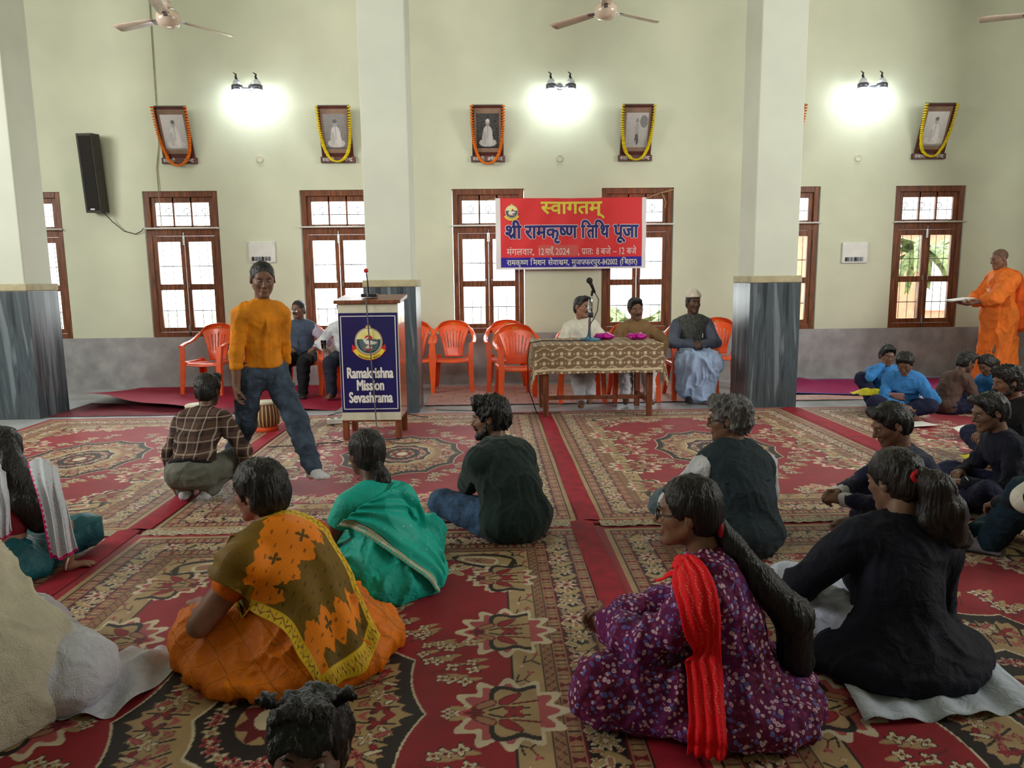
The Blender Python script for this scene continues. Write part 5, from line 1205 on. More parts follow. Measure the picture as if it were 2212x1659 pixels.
def redcol(u, v):
    C = np.zeros((len(u), 3)); C[:] = lin((238, 16, 30))
    for k in range(4): C[(np.abs(v-(.18+.21*k)-.03*np.sin(u*70+k)) < .013) & ((u*80) % 1 < .4)] = lin((226, 130, 110))
    return C
drape('red_scarf', ctl, 160, 40, dress, .027, attr_mat('red_scarf_cloth', .75, bump=.4, bs=120), P5, colors=redcol, pleat=lambda u, v: .004*np.sin(v*22+u*2))
# --- woman in the navy blazer
M_blz = cloth('navy_black_blazer', (24, 27, 42), bump=.15); M_wsal = cloth('white_salwar', (196, 204, 222))
f = Figure(S=.9, lean=(6, 22), neck=16, head=(22, 16, 0), fem=True, hl=(-.3, .3, .17), hr=(.14, .36, .16), side=9, el=(-1, -.7, -.2), er=(.5, -.4, -1), girth=1.06, shw=1.08, kl=(-1, .45, .3), kr=(1, .45, .3), hs=.98)
T = f.T; tl = [T(0, -.105, .015), T(.02, -.15, -.03), T(.05, -.15, -.12), T(.08, -.13, -.2), T(.15, -.115, -.245), T(.21, -.11, -.25)]; rr = [.035, .05, .06, .052, .035, .016]
P6 = person('woman in a navy blazer, brown ponytail with red hair tie, seen from behind', (1.46, 2.44), 2, f, (122, 90, 72), 'fem', M_hairb, hamp=.004); dbg('P6', f, P6)
part('ponytail', [Prim('c', tl[i], tl[i+1], rr[i], rr[i+1], .03) for i in range(5)]+[Prim('c', tl[1], T(-.02, -.125, -.15), .045, .03, .03), Prim('c', T(-.02, -.125, -.15), T(.0, -.12, -.22), .03, .014, .03)], M_hairb, P6, .007, amp=.0045, fs=(40, 40, 4), seed=3)
MB().tube([T(.04*math.cos(a*PI/6), -.115+.005*math.cos(a), .015+.02*math.sin(a*PI/6)) for a in range(12)], .01, 8, closed=True).build('hair_tie', mat('red_hair_tie', (0, 0, 0)), P6, smooth=True)
pr = f.prims('chest', .022)+f.prims('abd', .026)+f.prims('hip', .04, .06)
for c in 'lr': pr += [f.lim('uarm', c, 0, 1, .024, .022), f.lim('farm', c, 0, .97, .024, .012, .05)]
pr += [Prim('e', V3(-.01, -.05, .04), None, V3(.30, .21, .1), None, .09), Prim('c', V3(-.18, .04, .03), V3(-.31, .0, .02), .08, .03, .08), Prim('c', V3(.18, .04, .04), V3(.27, -.03, .04), .08, .06, .08)]
part('blazer', pr, M_blz, P6, .011, amp=.007, fs=(8, 8, 5), seed=9)
trousers(f, P6, M_wsal, .03, 'salwar', amp=.01, k=.06); collar(P6, f, M_blz, .07, .03, .4)
# --- boy in the navy sweater leaning forward
M_navy = knit('navy_knit', (28, 32, 62)); M_navyt = cloth('navy_trousers', (30, 34, 64))
f = Figure(S=.9, lean=(18, 40), neck=2, head=(0, 26, 0), hl=(-.04, .56, .2), hr=(.05, .55, .22), el=(-1, -.2, -.6), er=(1, -.2, -.6), fdl=(.2, 1, .1), fdr=(-.2, 1, .1), pnl=(.6, 0, -1), pnr=(-.6, 0, -1), curl=48, girth=.98, fl=(.06, .42, .05), fr=(-.12, .36, .05), tl=(.2, 1, 0), tr=(-.9, .3, 0))
P7 = person('boy in a navy sweater leaning forward cross-legged, bare feet, face in profile', (2.43, 3.78), 84, f, (118, 84, 66), 'kid'); dbg('P7', f, P7)
shirt(f, P7, M_navy, .018, 'sweater', .9, amp=.007, seed=5); trousers(f, P7, M_navyt, .018); collar(P7, f, M_navy, .062, .02)
[part('striped_cuff', [f.lim('farm', c, .86, .97, .014)], M_wshirt, P7, .007) for c in 'lr']
# --- boy at the right in navy
f = Figure(S=.86, lean=(12, 32), neck=10, head=(4, 18, 0), hl=(-.1, .42, .2), hr=(.12, .36, .22), el=(-1, -.4, -.6), curl=35, girth=1.02)
P8 = person('boy in a dark navy blazer near the right edge with a steel bracelet', (3.18, 4.12), 80, f, (112, 80, 62), 'kid'); dbg('P8', f, P8)
shirt(f, P8, M_blz, .02, 'blazer', .93, amp=.007); trousers(f, P8, M_navyt, .018); collar(P8, f, M_blz, .062, .03)
MB().tube([f.wr['l']+nrm(f.elb['l']-f.wr['l'])*.015+.036*(V3(1, 0, 0)*math.cos(a*PI/8)+V3(0, .4, 1)*math.sin(a*PI/8)) for a in range(16)], .004, 6, closed=True).build('bracelet', M_chrome, P8)
# --- bearded man at the right edge
f = Figure(S=.9, lean=(14, 34), neck=10, head=(0, 14, 0), girth=1.05, hl=(-.12, .4, .2), hr=(.14, .38, .2))
P13 = person('bearded man in black at the right edge, bent forward behind the boys in navy', (4.08, 5.2), 85, f, (120, 84, 66), 'curly', beard='full', hamp=.01, far=True); dbg('P13', f, P13)
shirt(f, P13, cloth('black_jacket', (26, 26, 30)), .018, 'jacket'); trousers(f, P13, M_navyt, .016)
# --- students in blue shirts
M_bsh = cloth('sky_blue_shirt', (58, 128, 196), .75, var=.05); M_tie = mat('striped_tie', (40, 44, 60), .6, fn=lambda g, v, tc: g.ramp(g.math('FRACT', g.math('MULTIPLY', g.new('ShaderNodeSeparateXYZ', Vector=g.new('ShaderNodeMapping', Vector=tc.outputs['Object'], Rotation=(0, .6, 0)).outputs[0]).outputs[2], 24.)), [(.0, (36, 38, 56)), (.6, (36, 38, 56)), (.62, (196, 180, 120)), (.8, (36, 38, 56))], 'CONSTANT'))
def tie(f, root):
    p = [f.N+f.R2 @ V3(0, y, z)*f.S for y, z in ((.085, -.05), (.125, -.12), (.13, -.24))]+[f.M+f.R1 @ V3(0, .135, -.04)*f.S]
    MB().tube(p, [.018, .022, .028, .03], 8, sq=(1, .3)).build('tie', M_tie, root, smooth=True)
def paper(loc, sx, sy, rz, lab, tilt=0, m=M_pw, curl_=.01, grp=None, cat='paper'):
    o = gridmesh('paper_sheet', 9, 9, lambda u, v: np.c_[(u-.5)*sx, (v-.5)*sy, curl_*(np.cos((u-.5)*3)*np.sin(v*2.5)+1)*.5+.001], mats=m)
    q = o.modifiers.new('s', 'SOLIDIFY'); q.thickness = .001; o.location = loc; o.rotation_euler = (tilt, 0, rz); return tag(o, lab, cat, grp)
f = Figure(S=.82, lean=(14, 34), neck=18, head=(-8, 36, 0), hl=(-.16, .38, .14), hr=(.0, .42, .17), curl=40, el=(-1, -.3, -.3), er=(1, -.3, -.3))
P9 = person('student in a blue shirt and striped tie bowed over a card', (4.18, 7.15), 150, f, (110, 78, 62), 'kid', far=True); dbg('P9', f, P9)
shirt(f, P9, M_bsh, .022, amp=.01, sleeve=.93, seed=7); trousers(f, P9, M_navyt, .018); collar(P9, f, M_bsh, .06, .03, .2); tie(f, P9)
f = Figure(S=.78, lean=(8, 22), neck=14, head=(8, 16, 0), hl=(-.2, .35, .12), hr=(.07, .26, .58), er=(1, .3, -1), fdr=(-.35, -.1, 1), pnr=(-.6, -.5, 0), curl=55, kr=(.7, .6, 1), fr=(.12, .36, .05))
P10 = person('student in a blue shirt by the wall resting his cheek on his fist', (4.27, 7.72), 165, f, (112, 80, 64), 'kid', far=True); dbg('P10', f, P10)
shirt(f, P10, M_bsh, .02, sleeve=.93); trousers(f, P10, M_navyt, .018)
f = Figure(S=.76, lean=(16, 36), neck=14, head=(-10, 24, 0), hl=(-.1, .42, .14), hr=(.1, .42, .14))
P11 = person('student with cropped black hair bending down, turned right', (4.66, 7.2), -75, f, (104, 74, 58), 'short', far=True); dbg('P11', f, P11)
shirt(f, P11, cloth('brown_blue_shirt', (92, 70, 62)), .02, sleeve=.93); trousers(f, P11, M_navyt, .018)
f = Figure(S=.71, lean=(14, 34), neck=16, head=(0, 30, 0), fem=True, hl=(-.1, .4, .16), hr=(.1, .4, .16))
P12 = person('girl in a blue shirt with a pink hair tie bowed among the students', (5.28, 7.3), 110, f, (112, 80, 64), 'fem', far=True); dbg('P12', f, P12)
shirt(f, P12, M_bsh, .02, sleeve=.93); trousers(f, P12, M_navyt, .018)
T = f.T; part('ponytail', [Prim('c', T(0, -.1, .02), T(0, -.15, -.06), .03, .035, .02), Prim('c', T(0, -.15, -.06), T(0, -.13, -.18), .035, .015, .02)], M_hair, P12, .009, amp=.004)
ball_on('hair_tie', P12, T(0, -.105, .025), .022, mat('pink_hair_tie', (240, 150, 150), .6))
# --- person entering at the right edge
M_teal = cloth('teal_knit', (22, 96, 94)); M_blk2 = cloth('black_trousers', (22, 22, 28))
f = Figure(S=.92, lean=(4, 10), neck=8, head=(20, 10, 0), fem=True, girth=1.0, hl=(-.34, .22, .3), hr=(.2, .35, .2), el=(-1, -.2, -.2), kl=(-1, .5, .9), fl=(-.3, .28, .06), fr=(-.2, .42, .05), tl=(-.6, 1, 0))
P14 = person('woman in a teal and cream sleeved top at the right edge, mostly out of view', (2.86, 3.3), 20, f, (120, 88, 70), 'fem'); dbg('P14', f, P14)
shirt(f, P14, M_teal, .024, 'top', sleeve=-.75, amp=.008); [part('cream_sleeve_band', [f.lim('uarm', c, .72, .99, .03)], cloth('cream_knit', (200, 198, 184)), P14, .009) for c in 'lr']
part('black_sleeve', [f.lim('farm', c, -.1, .95, .014) for c in 'lr'], M_blk2, P14, .009); trousers(f, P14, cloth('dark_teal_trousers', (18, 42, 56)), .02); socks(f, P14, M_sockg)
# --- child in front
f = Figure(S=.735, lean=(4, 8), neck=8, head=(6, -8, 0), hs=.84, hl=(-.16, .3, .1), hr=(.16, .3, .1))
PK = person('small child with two short pigtails at the bottom edge, facing the camera', (-.34, 1.30), 178, f, (112, 82, 68), 'kid', hamp=.006, fine=False); dbg('PK', f, PK)
T = f.T
for q in (-1, 1): part('pigtail', [Prim('c', T(q*.06, .0, .1), T(q*.085, .0, .122), .008, .009, .01), Prim('c', T(q*.085, .0, .122), T(q*.11, .02, .125), .009, .003, .01)], M_hair, PK, .006, amp=.006, fs=(60, 60, 60))
part('hair_fringe', [Prim('c', T(x, .06, .1), T(x*1.15, .102, .052+.008*math.sin(x*90)), .018, .007, .012) for x in (-.05, -.034, -.017, 0, .017, .034, .05)], M_hair, PK, .005, amp=.003, fs=(90, 90, 20))
shirt(f, PK, cloth('maroon_child_top', (110, 40, 50)), .014, 'top'); trousers(f, PK, M_jean, .012)
# ------------------------------------------------------------------ sari wearers and the left edge
SARI = dict(tk=.84, pel=(0, 0, .102), fl=(.14, .30, .05), fr=(-.02, .40, .05), kl=(-.9, .7, .08), kr=(.9, .7, .08), tl=(.8, .5, 0), tr=(-.8, .5, 0))
# --- orange sari
def checked_fn(g, v, tc):
    mp = g.new('ShaderNodeMapping', Vector=tc.outputs['Object'], Rotation=(.5, .6, .8))
    s = g.new('ShaderNodeSeparateXYZ', Vector=mp.outputs[0])
    a = g.math('LESS_THAN', g.math('FRACT', g.math('MULTIPLY', s.outputs[0], 11.)), .05); b = g.math('LESS_THAN', g.math('FRACT', g.math('MULTIPLY', s.outputs[1], 11.)), .05)
    n = g.new('ShaderNodeTexNoise', Vector=tc.outputs['Object'], Scale=7., Detail=3.)
    base = g.ramp(n.outputs[0], [(.35, (224, 112, 6)), (.65, (248, 134, 10))])
    return g.mix(g.math('MULTIPLY', g.math('MAXIMUM', a, b), .6), base, (170, 96, 20))
M_osari = mat('orange_sari_silk', (236, 122, 12), .55, fn=checked_fn, bump=.2, bs=150, spec=.35, wr=.4)
f = Figure(S=.9, pose=SARI, lean=(20, 40), neck=2, head=(14, 10, 0), fem=True, girth=1.34, hl=(-.2, .47, .19), hr=(.14, .4, .2), el=(-1, -.9, -.2), er=(1, -.3, -.5), fdl=(.3, 1, -.2), curl=35, shw=1.1, hs=.97)
P1 = person('woman in an orange and olive sari with a yellow floral border', (-.68, 2.62), 58, f, (150, 104, 86), 'bob', hamp=.004); dbg('P1', f, P1)
low = f.prims('hip', .03, .08)+f.prims('abd', .012)+f.prims('thigh', .03, .08)+f.prims('shin', .03, .08)+[Prim('e', V3(-.03, .12, .03), None, V3(.38, .36, .075), None, .1), Prim('e', V3(0, -.1, .03), None, V3(.27, .2, .09), None, .08)]
part('sari_skirt', low, M_osari, P1, .0095, amp=.017, fs=(8, 8, 3.2), seed=21)
blo = f.prims('chest', .01)+[f.lim('uarm', c, 0, .35, .01) for c in 'lr']
part('blouse', blo, cloth('orange_blouse', (214, 104, 14)), P1, .01)
body1 = low+blo+f.prims('uarm_r farm_r', .02)+[f.lim('uarm', 'l', 0, .62, .012)]
ball_on('earring', P1, f.T(-.083, -.01, -.04), .006, mat('gold_bead', (150, 110, 60), .35, .6))
OR, OL, YE, MA, GR = [np.array(lin(c)) for c in ((250, 138, 12), (122, 92, 18), (238, 194, 40), (140, 30, 60), (110, 122, 20))]
def ikat(u, v):
    """u runs from the free border (0) to the neck border (1), v from the left shoulder tip (0) down to the hem (1)"""
    C = np.zeros((len(u), 3)); C[:] = OR
    tooth = lambda x, n: np.abs((x*n) % 1-.5)*2
    C[(v < .2+.02*tooth(u, 9)) & (u < .95)] = OL
    d = np.abs(v-.62-.18*(u-.5))-(.1+.09*tooth(u*1.0+.1, 5)*(.6+.4*tooth(u, 17))); C[d < 0] = OL
    C[(v > .86+.05*tooth(u, 6)) & (u > .2)] = OL*.8
    fx, fy = (u*9) % 1-.5, (v*13+.5*(np.floor(u*9) % 2)) % 1-.5
    C[(np.abs(fx) < .16) & (np.abs(fy) < .07) & (v > .2)] *= .45
    for cu, cv in ((.5, .33), (.28, .42), (.72, .42), (.4, .8)):
        r = np.hypot((u-cu)*.55, (v-cv)*.75); th = np.arctan2((v-cv)*.75, (u-cu)*.55); C[r < .018*(1+.6*np.cos(4*th))] = OL*.6
    for lo, hi, w in ((0, .105, u), (.925, 1., u), (.945, 1., v)):
        m = (w >= lo) & (w <= hi); C[m] = YE; t = (w-lo)/(hi-lo); s = (v if w is u else u)*1.0
        vine = np.abs(t-.5-.17*np.sin(s*80)) < .045; C[m & vine] = MA
        fx = (s*80/PI) % 1-.5; q = np.hypot(fx*.9, (t-.5-.2*np.sign(np.sin(s*160)))*1.1); th = np.arctan2(t-.5-.2*np.sign(np.sin(s*160)), fx)
        C[m & (q < .22*(.5+.5*np.abs(np.cos(2.5*th)))) & (q > .05)] = GR; C[m & (q < .05)] = MA
    return C
PALLU1 = None
PALLU1 = [[[-0.184, 0.391, 0.294], [-0.24, 0.243, 0.394], [-0.202, 0.217, 0.43], [-0.157, 0.194, 0.458]], [[-0.214, 0.145, 0.249], [-0.203, 0.087, 0.368], [-0.115, 0.108, 0.456], [0.005, 0.176, 0.507]], [[-0.209, -0.055, 0.198], [-0.113, -0.033, 0.306], [0.002, 0.009, 0.399], [0.112, 0.112, 0.461]], [[-0.233, -0.165, 0.124], [-0.112, -0.14, 0.208], [-0.003, -0.115, 0.245], [0.126, -0.02, 0.315]], [[-0.231, -0.247, 0.04], [-0.17, -0.284, 0.049], [-0.072, -0.312, 0.059], [0.028, -0.282, 0.11]]]
if PALLU1 is not None:
    drape('sari_pallu', PALLU1, 150, 220, body1, .026, attr_mat('ikat_sari_cloth', .6, bump=.25, bs=150, spec=.3), P1, colors=ikat, amp=.008, fs=(7, 7, 7), pleat=lambda u, v: .007*np.sin(u*16+v*5))
# --- teal sari
M_tsari = cloth('teal_sari_georgette', (18, 180, 162), .6, var=.06, bump=.15, spec=.35)
f = Figure(S=.84, pose=SARI, lean=(10, 27), neck=16, head=(10, 4, 0), fem=True, girth=1.05, hl=(-.14, .36, .12), hr=(.1, .38, .2), el=(-1, -.6, -.4), hs=.95)
P2 = person('woman in a teal sari with a silver sequin border, seen from behind', (-.50, 3.23), 30, f, (92, 64, 52), 'fem', hamp=.003); dbg('P2', f, P2)
T = f.T; part('ponytail', [Prim('c', T(0, -.09, -.05), T(.02, -.1, -.13), .035, .04, .03), Prim('c', T(.02, -.1, -.13), T(.05, -.11, -.22), .04, .022, .03)], M_hair, P2, .008, amp=.004, fs=(40, 40, 8))
low = f.prims('hip', .035, .08)+f.prims('abd', .014)+f.prims('thigh', .045, .1)+f.prims('shin', .045, .1)+[Prim('e', V3(0, .08, .04), None, V3(.27, .3, .07), None, .1), Prim('e', V3(0, -.06, .05), None, V3(.23, .18, .1), None, .08)]
part('sari_skirt', low, M_tsari, P2, .0095, amp=.012, fs=(9, 9, 4), seed=22)
blo = f.prims('chest', .01)+[f.lim('uarm', c, 0, .3, .01) for c in 'lr']; part('blouse', blo, M_tsari, P2, .01)
MB().tube([T(0, -.07, -.1)+V3(.062*math.cos(a*PI/10), .05+.062*math.sin(a*PI/10), -.02-.03*math.sin(a*PI/10)) for a in range(20)], .002, 5, closed=True).build('necklace_cord', M_black, P2)
body2 = low+blo+f.prims('uarm_r farm_r', .02)+[f.lim('uarm', 'l', 0, .3, .012)]
TE, SI, NA = np.array(lin((18, 182, 164))), np.array(lin((196, 184, 150))), np.array(lin((48, 34, 62)))
def tealcol(u, v):
    C = np.zeros((len(u), 3)); C[:] = TE; rs = np.random.RandomState(2); C[(rs.rand(len(u)) > .9985) & (u > .2)] = 1.
    m = (u > .035) & (u < .135); C[m] = SI; C[m & ((v*55) % 1 < .45) & (np.abs(u-.085) < .03)] = TE*.8; C[m & ((v*55) % 1 < .16) & (np.abs(u-.06) < .014)] = 1.
    C[(u < .035) & ((v*130) % 1 < .4)] = SI*.7; C[(u > .135) & (u < .15)] = NA
    return C
PALLU2 = None
PALLU2 = [[[-0.2, 0.052, 0.314], [-0.143, 0.025, 0.364], [-0.08, 0.016, 0.398], [0.004, 0.005, 0.408]], [[-0.106, -0.039, 0.269], [-0.047, -0.033, 0.33], [0.022, -0.003, 0.385], [0.103, 0.067, 0.452]], [[-0.022, -0.145, 0.179], [0.051, -0.082, 0.239], [0.156, 0.049, 0.29], [0.189, 0.04, 0.354]], [[0.059, -0.228, 0.105], [0.127, -0.157, 0.15], [0.19, -0.072, 0.163], [0.272, 0.074, 0.168]], [[0.139, -0.218, 0.017], [0.17, -0.203, 0.037], [0.19, -0.188, 0.07], [0.216, -0.137, 0.101]]]
if PALLU2 is not None:
    drape('sari_pallu', PALLU2, 150, 170, body2, .014, attr_mat('teal_pallu_cloth', .55, bump=.15, bs=150, spec=.35), P2, colors=tealcol, amp=.007, fs=(8, 8, 8), pleat=lambda u, v: .008*np.sin(u*34*(1-.4*v)+1))
# --- woman in the white dupatta at the left edge
f = Figure(S=.82, pose=SARI, lean=(8, 22), neck=16, head=(25, 10, 0), fem=True, hl=(-.3, .3, .15), kl=(-.5, 1, .1), kr=(.45, 1, .1), hr=(.36, -.02, .03), er=(1, -.6, .2), fdr=(.9, .5, -.05), pnr=(0, 0, -1), curl=12, hs=.97)
P17 = person('woman with loose black hair and a white dupatta, one hand on the carpet', (-2.38, 3.42), 14, f, (150, 108, 88), 'fem', hamp=.003); dbg('P17', f, P17)
T = f.T; part('long_hair', [Prim('c', T(0, -.08, .02), T(.0, -.1, -.1), .06, .08, .04), Prim('c', T(0, -.1, -.1), T(.07, -.14, -.27), .08, .075, .04), Prim('c', T(.07, -.14, -.27), T(.1, -.14, -.38), .075, .05, .04)], M_hair, P17, .008, amp=.0035, fs=(34, 34, 3))
part('blouse', f.prims('chest', .011)+[f.lim('uarm', c, 0, .4, .01) for c in 'lr'], cloth('maroon_blouse', (110, 18, 30)), P17, .01)
low = f.prims('hip', .025, .06)+f.prims('thigh', .02, .06)+f.prims('shin', .02, .06)+[Prim('e', V3(0, .05, .03), None, V3(.22, .24, .07), None, .08)]
part('teal_skirt', low, cloth('deep_teal_silk', (16, 92, 104), .5, spec=.4), P17, .011, amp=.012, fs=(6, 6, 3))
M_dup = attr_mat('white_printed_dupatta', .8, bump=.2, bs=150); bodyd = f.prims('chest', .012)+low+f.prims('uarm_r farm_r', .012)
def dupcol(u, v):
    C = np.zeros((len(u), 3)); C[:] = lin((208, 214, 226)); rs = np.random.RandomState(5); C[rs.rand(len(u)) > .95] = lin((226, 140, 170)); C[rs.rand(len(u)) > .97] = lin((130, 180, 190))
    e = (v < .05+.02*np.sin(u*120)) | (u > .975); C[e] = lin((214, 20, 120)); return C
for net_ in ([[[0.199, -0.111, 0.58], [0.286, -0.298, 0.49], [0.323, -0.359, 0.35], [0.34, -0.373, 0.2]], [[0.257, -0.126, 0.6], [0.325, -0.308, 0.5], [0.362, -0.368, 0.35], [0.379, -0.383, 0.19]], [[0.296, -0.136, 0.58], [0.364, -0.317, 0.49], [0.4, -0.378, 0.35], [0.417, -0.393, 0.21]], [[0.325, -0.143, 0.55], [0.393, -0.325, 0.46], [0.43, -0.385, 0.35], [0.456, -0.402, 0.23]]], [[[-0.005, -0.061, 0.56], [0.063, -0.242, 0.49], [0.09, -0.301, 0.4], [0.107, -0.315, 0.3]], [[0.034, -0.07, 0.57], [0.102, -0.252, 0.49], [0.138, -0.313, 0.4], [0.146, -0.325, 0.29]], [[0.073, -0.08, 0.57], [0.141, -0.262, 0.49], [0.168, -0.32, 0.4], [0.165, -0.33, 0.3]], [[0.092, -0.085, 0.53], [0.16, -0.267, 0.49], [0.177, -0.322, 0.4], [0.185, -0.335, 0.32]]]):
    drape('white_dupatta', net_, 90, 60, bodyd, .016, M_dup, P17, colors=dupcol, it=0, pleat=lambda u, v: .012*np.sin(v*17+u*2)+.006*np.sin(u*9))
MB().tube([f.wr['r']+nrm(f.elb['r']-f.wr['r'])*.02+.036*(V3(0, 1, 0)*math.cos(a*PI/8)+V3(.3, 0, 1)*math.sin(a*PI/8)) for a in range(16)], .0045, 6, closed=True).build('bangle', mat('pearl_bangle', (226, 214, 206), .3), P17)
# --- woman under the cream shawl
M_shawl = cloth('cream_wool_shawl', (206, 200, 178), .92, var=.04, bump=.5, bs=220); M_wcot = cloth('white_muslin', (208, 210, 222), .8, var=.03)
f = Figure(S=.92, pose=SARI, lean=(8, 24), side=-22, neck=14, head=(0, 12, 0), fem=True, girth=1.2, hl=(-.05, .2, .3), hr=(.05, .2, .3), shw=1.1, curl=60)
P16 = person('person wrapped in a cream shawl in the bottom left corner', (-1.87, 2.29), -38, f, (140, 100, 82), 'fem', hamp=.003); dbg('P16', f, P16)
pr = f.prims('chest', .05, .1)+f.prims('abd', .06, .1)+f.prims('uarm', .05, .12)+f.prims('farm', .05, .12)+f.prims('hip', .09, .12)+[Prim('e', V3(0, .0, .05), None, V3(.38, .34, .16), None, .16), Prim('c', f.H+V3(0, -.05, -.05), f.N, .09, .13, .1), Prim('e', V3(.2, .06, .14), None, V3(.24, .3, .26), None, .14)]
part('shawl', pr, M_shawl, P16, .011, amp=.013, fs=(4, 4, 3), seed=31, cuts=[(V3(0, .3, .3), nrm(V3(0, 1, .35)))])
low = f.prims('thigh', .05, .1)+f.prims('shin', .05, .1)+[Prim('e', V3(-.1, .2, .03), None, V3(.36, .28, .07), None, .1)]
part('white_skirt', low, M_wcot, P16, .010, amp=.010, fs=(6, 6, 4), seed=33)
o = gridmesh('white_cloth', 60, 40, lambda u, v: np.c_[-1.42+u*.3-.2*v*(1-u*.4), 2.66-.44*v, .03+.05*np.sin(u*PI)*np.sin(v*PI)*(1+.5*np.sin(u*9+v*5))+.012*np.sin(u*17-v*11)], mats=M_wcot); tag(o, 'crumpled white cloth on the red carpet beside the cream shawl', 'cloth')
# ------------------------------------------------------------------ boys, panel, robed person
# --- walking boy in the mustard shirt
M_must = cloth('mustard_shirt_cotton', (222, 136, 22), .75, var=.06); M_grj = cloth('grey_blue_jeans_faded', (66, 80, 98), var=.12, vs=14)
WALK = dict(pel=(0, -.02, .875), fl=(-.2, .40, .085), fr=(.14, -.42, .17), kl=(-.1, 1, .1), kr=(.1, 1, .0), tl=(-.1, 1, .12), tr=(.1, .9, -.5))
f = Figure(S=.90, pose=WALK, lean=(3, 5), neck=14, head=(-14, 14, 0), hr=(.235, .02, .70), hl=(-.2, -.12, .76), el=(-1, -.8, 0), er=(1, -.8, 0), girth=.82, curl=30, hs=.98, shw=.98, pnr=(-1, .1, 0), pnl=(1, .1, 0))
B1 = person('boy in a mustard shirt and grey jeans walking past in white socks', (-1.56, 5.02), -142, f, (118, 84, 66), 'crop', hamp=.002); dbg('B1', f, B1)
shirt(f, B1, M_must, .013, ts=.009, amp=.005, sleeve=.92, cuts=[(f.P+V3(0, 0, .03), (0, 0, -1))], hip=True, seed=5); collar(B1, f, M_must, .056, .03, .25)
MB().tube([f.N+f.R2 @ V3(.0, y, z) for y, z in ((.1, -.07), (.135, -.16), (.14, -.26))]+[f.M+V3(0, .138, -.05), f.M+V3(0, .135, -.15)], .007, 6, sq=(1.6, .4)).build('button_placket', M_must, B1)
trousers(f, B1, M_grj, .018, 'jeans', amp=.008); socks(f, B1, M_sockw)
part('belt', [Prim('e', f.P+V3(0, -.012, .045), None, V3(.146, .116, .10)*.92, None, .01)], cloth('olive_belt', (70, 72, 60)), B1, .009, cuts=[(f.P+V3(0, 0, .06), (0, 0, 1)), (f.P+V3(0, 0, .025), (0, 0, -1))])
# --- squatting boy in the plaid shirt
def plaid_fn(g, v, tc):
    s = g.new('ShaderNodeSeparateXYZ', Vector=tc.outputs['Object'])
    def st(o, f_, w, ph=0.): return g.math('LESS_THAN', g.math('FRACT', g.math('ADD', g.math('MULTIPLY', o, f_), ph)), w)
    sx = g.math('ADD', s.outputs[0], g.math('MULTIPLY', s.outputs[1], .0))
    c = g.mix(g.math('MULTIPLY', st(sx, 13., .5), .5), (50, 34, 32), (86, 62, 54)); c = g.mix(g.math('MULTIPLY', st(s.outputs[2], 13., .5), .5), c, (96, 74, 64))
    c = g.mix(g.math('MULTIPLY', st(sx, 15., .12, .2), .42), c, (206, 190, 172)); return g.mix(g.math('MULTIPLY', st(s.outputs[2], 15., .12, .2), .42), c, (196, 176, 158))
M_plaid = mat('brown_plaid_cotton', (70, 50, 46), .8, fn=plaid_fn, bump=.2, bs=170, spec=.25); M_gpant = cloth('sage_grey_trousers', (112, 114, 104))
SQ = dict(pel=(0, 0, .235), fl=(-.09, .06, .075), fr=(.09, .06, .075), kl=(-.45, 1, .7), kr=(.45, 1, .7), tl=(-.15, 1, 0), tr=(.15, 1, 0))
f = Figure(S=.83, pose=SQ, lean=(28, 46), neck=2, head=(-6, 8, 0), hl=(-.22, .16, .075), hr=(.34, .22, .12), el=(-1, -.5, .3), er=(1, -.6, .3), fdl=(-.1, .5, -1), pnl=(.8, .3, 0), girth=.95, hs=.9)
B2 = person('boy in a brown plaid shirt squatting with one hand on the carpet', (-1.93, 4.6), -3, f, (104, 74, 58), 'kid', hamp=.004); dbg('B2', f, B2)
shirt(f, B2, M_plaid, .018, 'plaid_shirt', amp=.007, cuts=[(f.P+V3(0, 0, .06), f.R1 @ V3(0, 0, -1))], sleeve=.94); trousers(f, B2, M_gpant, .018); socks(f, B2, M_sockw); collar(B2, f, M_plaid, .055, .03)
part('belt', [Prim('e', f.P+f.R1 @ V3(0, -.012, .035), f.R1, V3(.178, .138, .13)*.83, None, .01)], M_blk2, B2, .009, cuts=[(f.P+f.R1 @ V3(0, 0, .065), f.R1 @ V3(0, 0, 1)), (f.P+f.R1 @ V3(0, 0, .035), f.R1 @ V3(0, 0, -1))])
# --- seated man by the left wall
def vest(f, root, m, nm='waistcoat', drop=.0, amp=.004):
    pr = [p.infl(.026) for p in f.seg['chest'][:2]+f.seg['abd']]+[f.seg['chest'][2].infl(.015)]+f.prims('hip', .02)+[Prim('c', f.sh[c]*.7+f.N*.3, f.sh[c]*.97+f.N*.03, .06, .062, .04) for c in 'lr']
    v = part(nm, pr, m, root, .011, cuts=[(f.P+V3(0, 0, -.01-drop), (0, 0, -1))], amp=amp, seed=3)
    MB().tube([f.N+f.R2 @ V3(.004, y, z)*f.S for y, z in ((.085, -.06), (.135, -.15), (.15, -.24))]+[f.M+f.R1 @ V3(.004, .155, -.08)*f.S], .0035, 5).build('placket', M_black, v); return v
f = Figure(S=.9, pose=CHAIR, lean=(-6, 6), neck=10, head=(-22, 4, 0), hl=(-.26, .26, .66), hr=(.1, .3, .66), el=(-1, -.6, -.4), er=(1, -.6, -.4), girth=1.05)
S1 = person('balding moustached man in a slate waistcoat on a chair by the left wall', (-2.37, 9.16), 180, f, (124, 88, 70), 'crop', beard='moustache', glasses=M_chrome, far=True, hamp=.002); dbg('S1', f, S1)
for c in 'lr': part('shirt_sleeve', f.prims('uarm_'+c, .014)+[f.lim('farm', c, 0, .93, .014)], cloth('lilac_shirt', (176, 160, 180)), S1, .012, amp=.005)
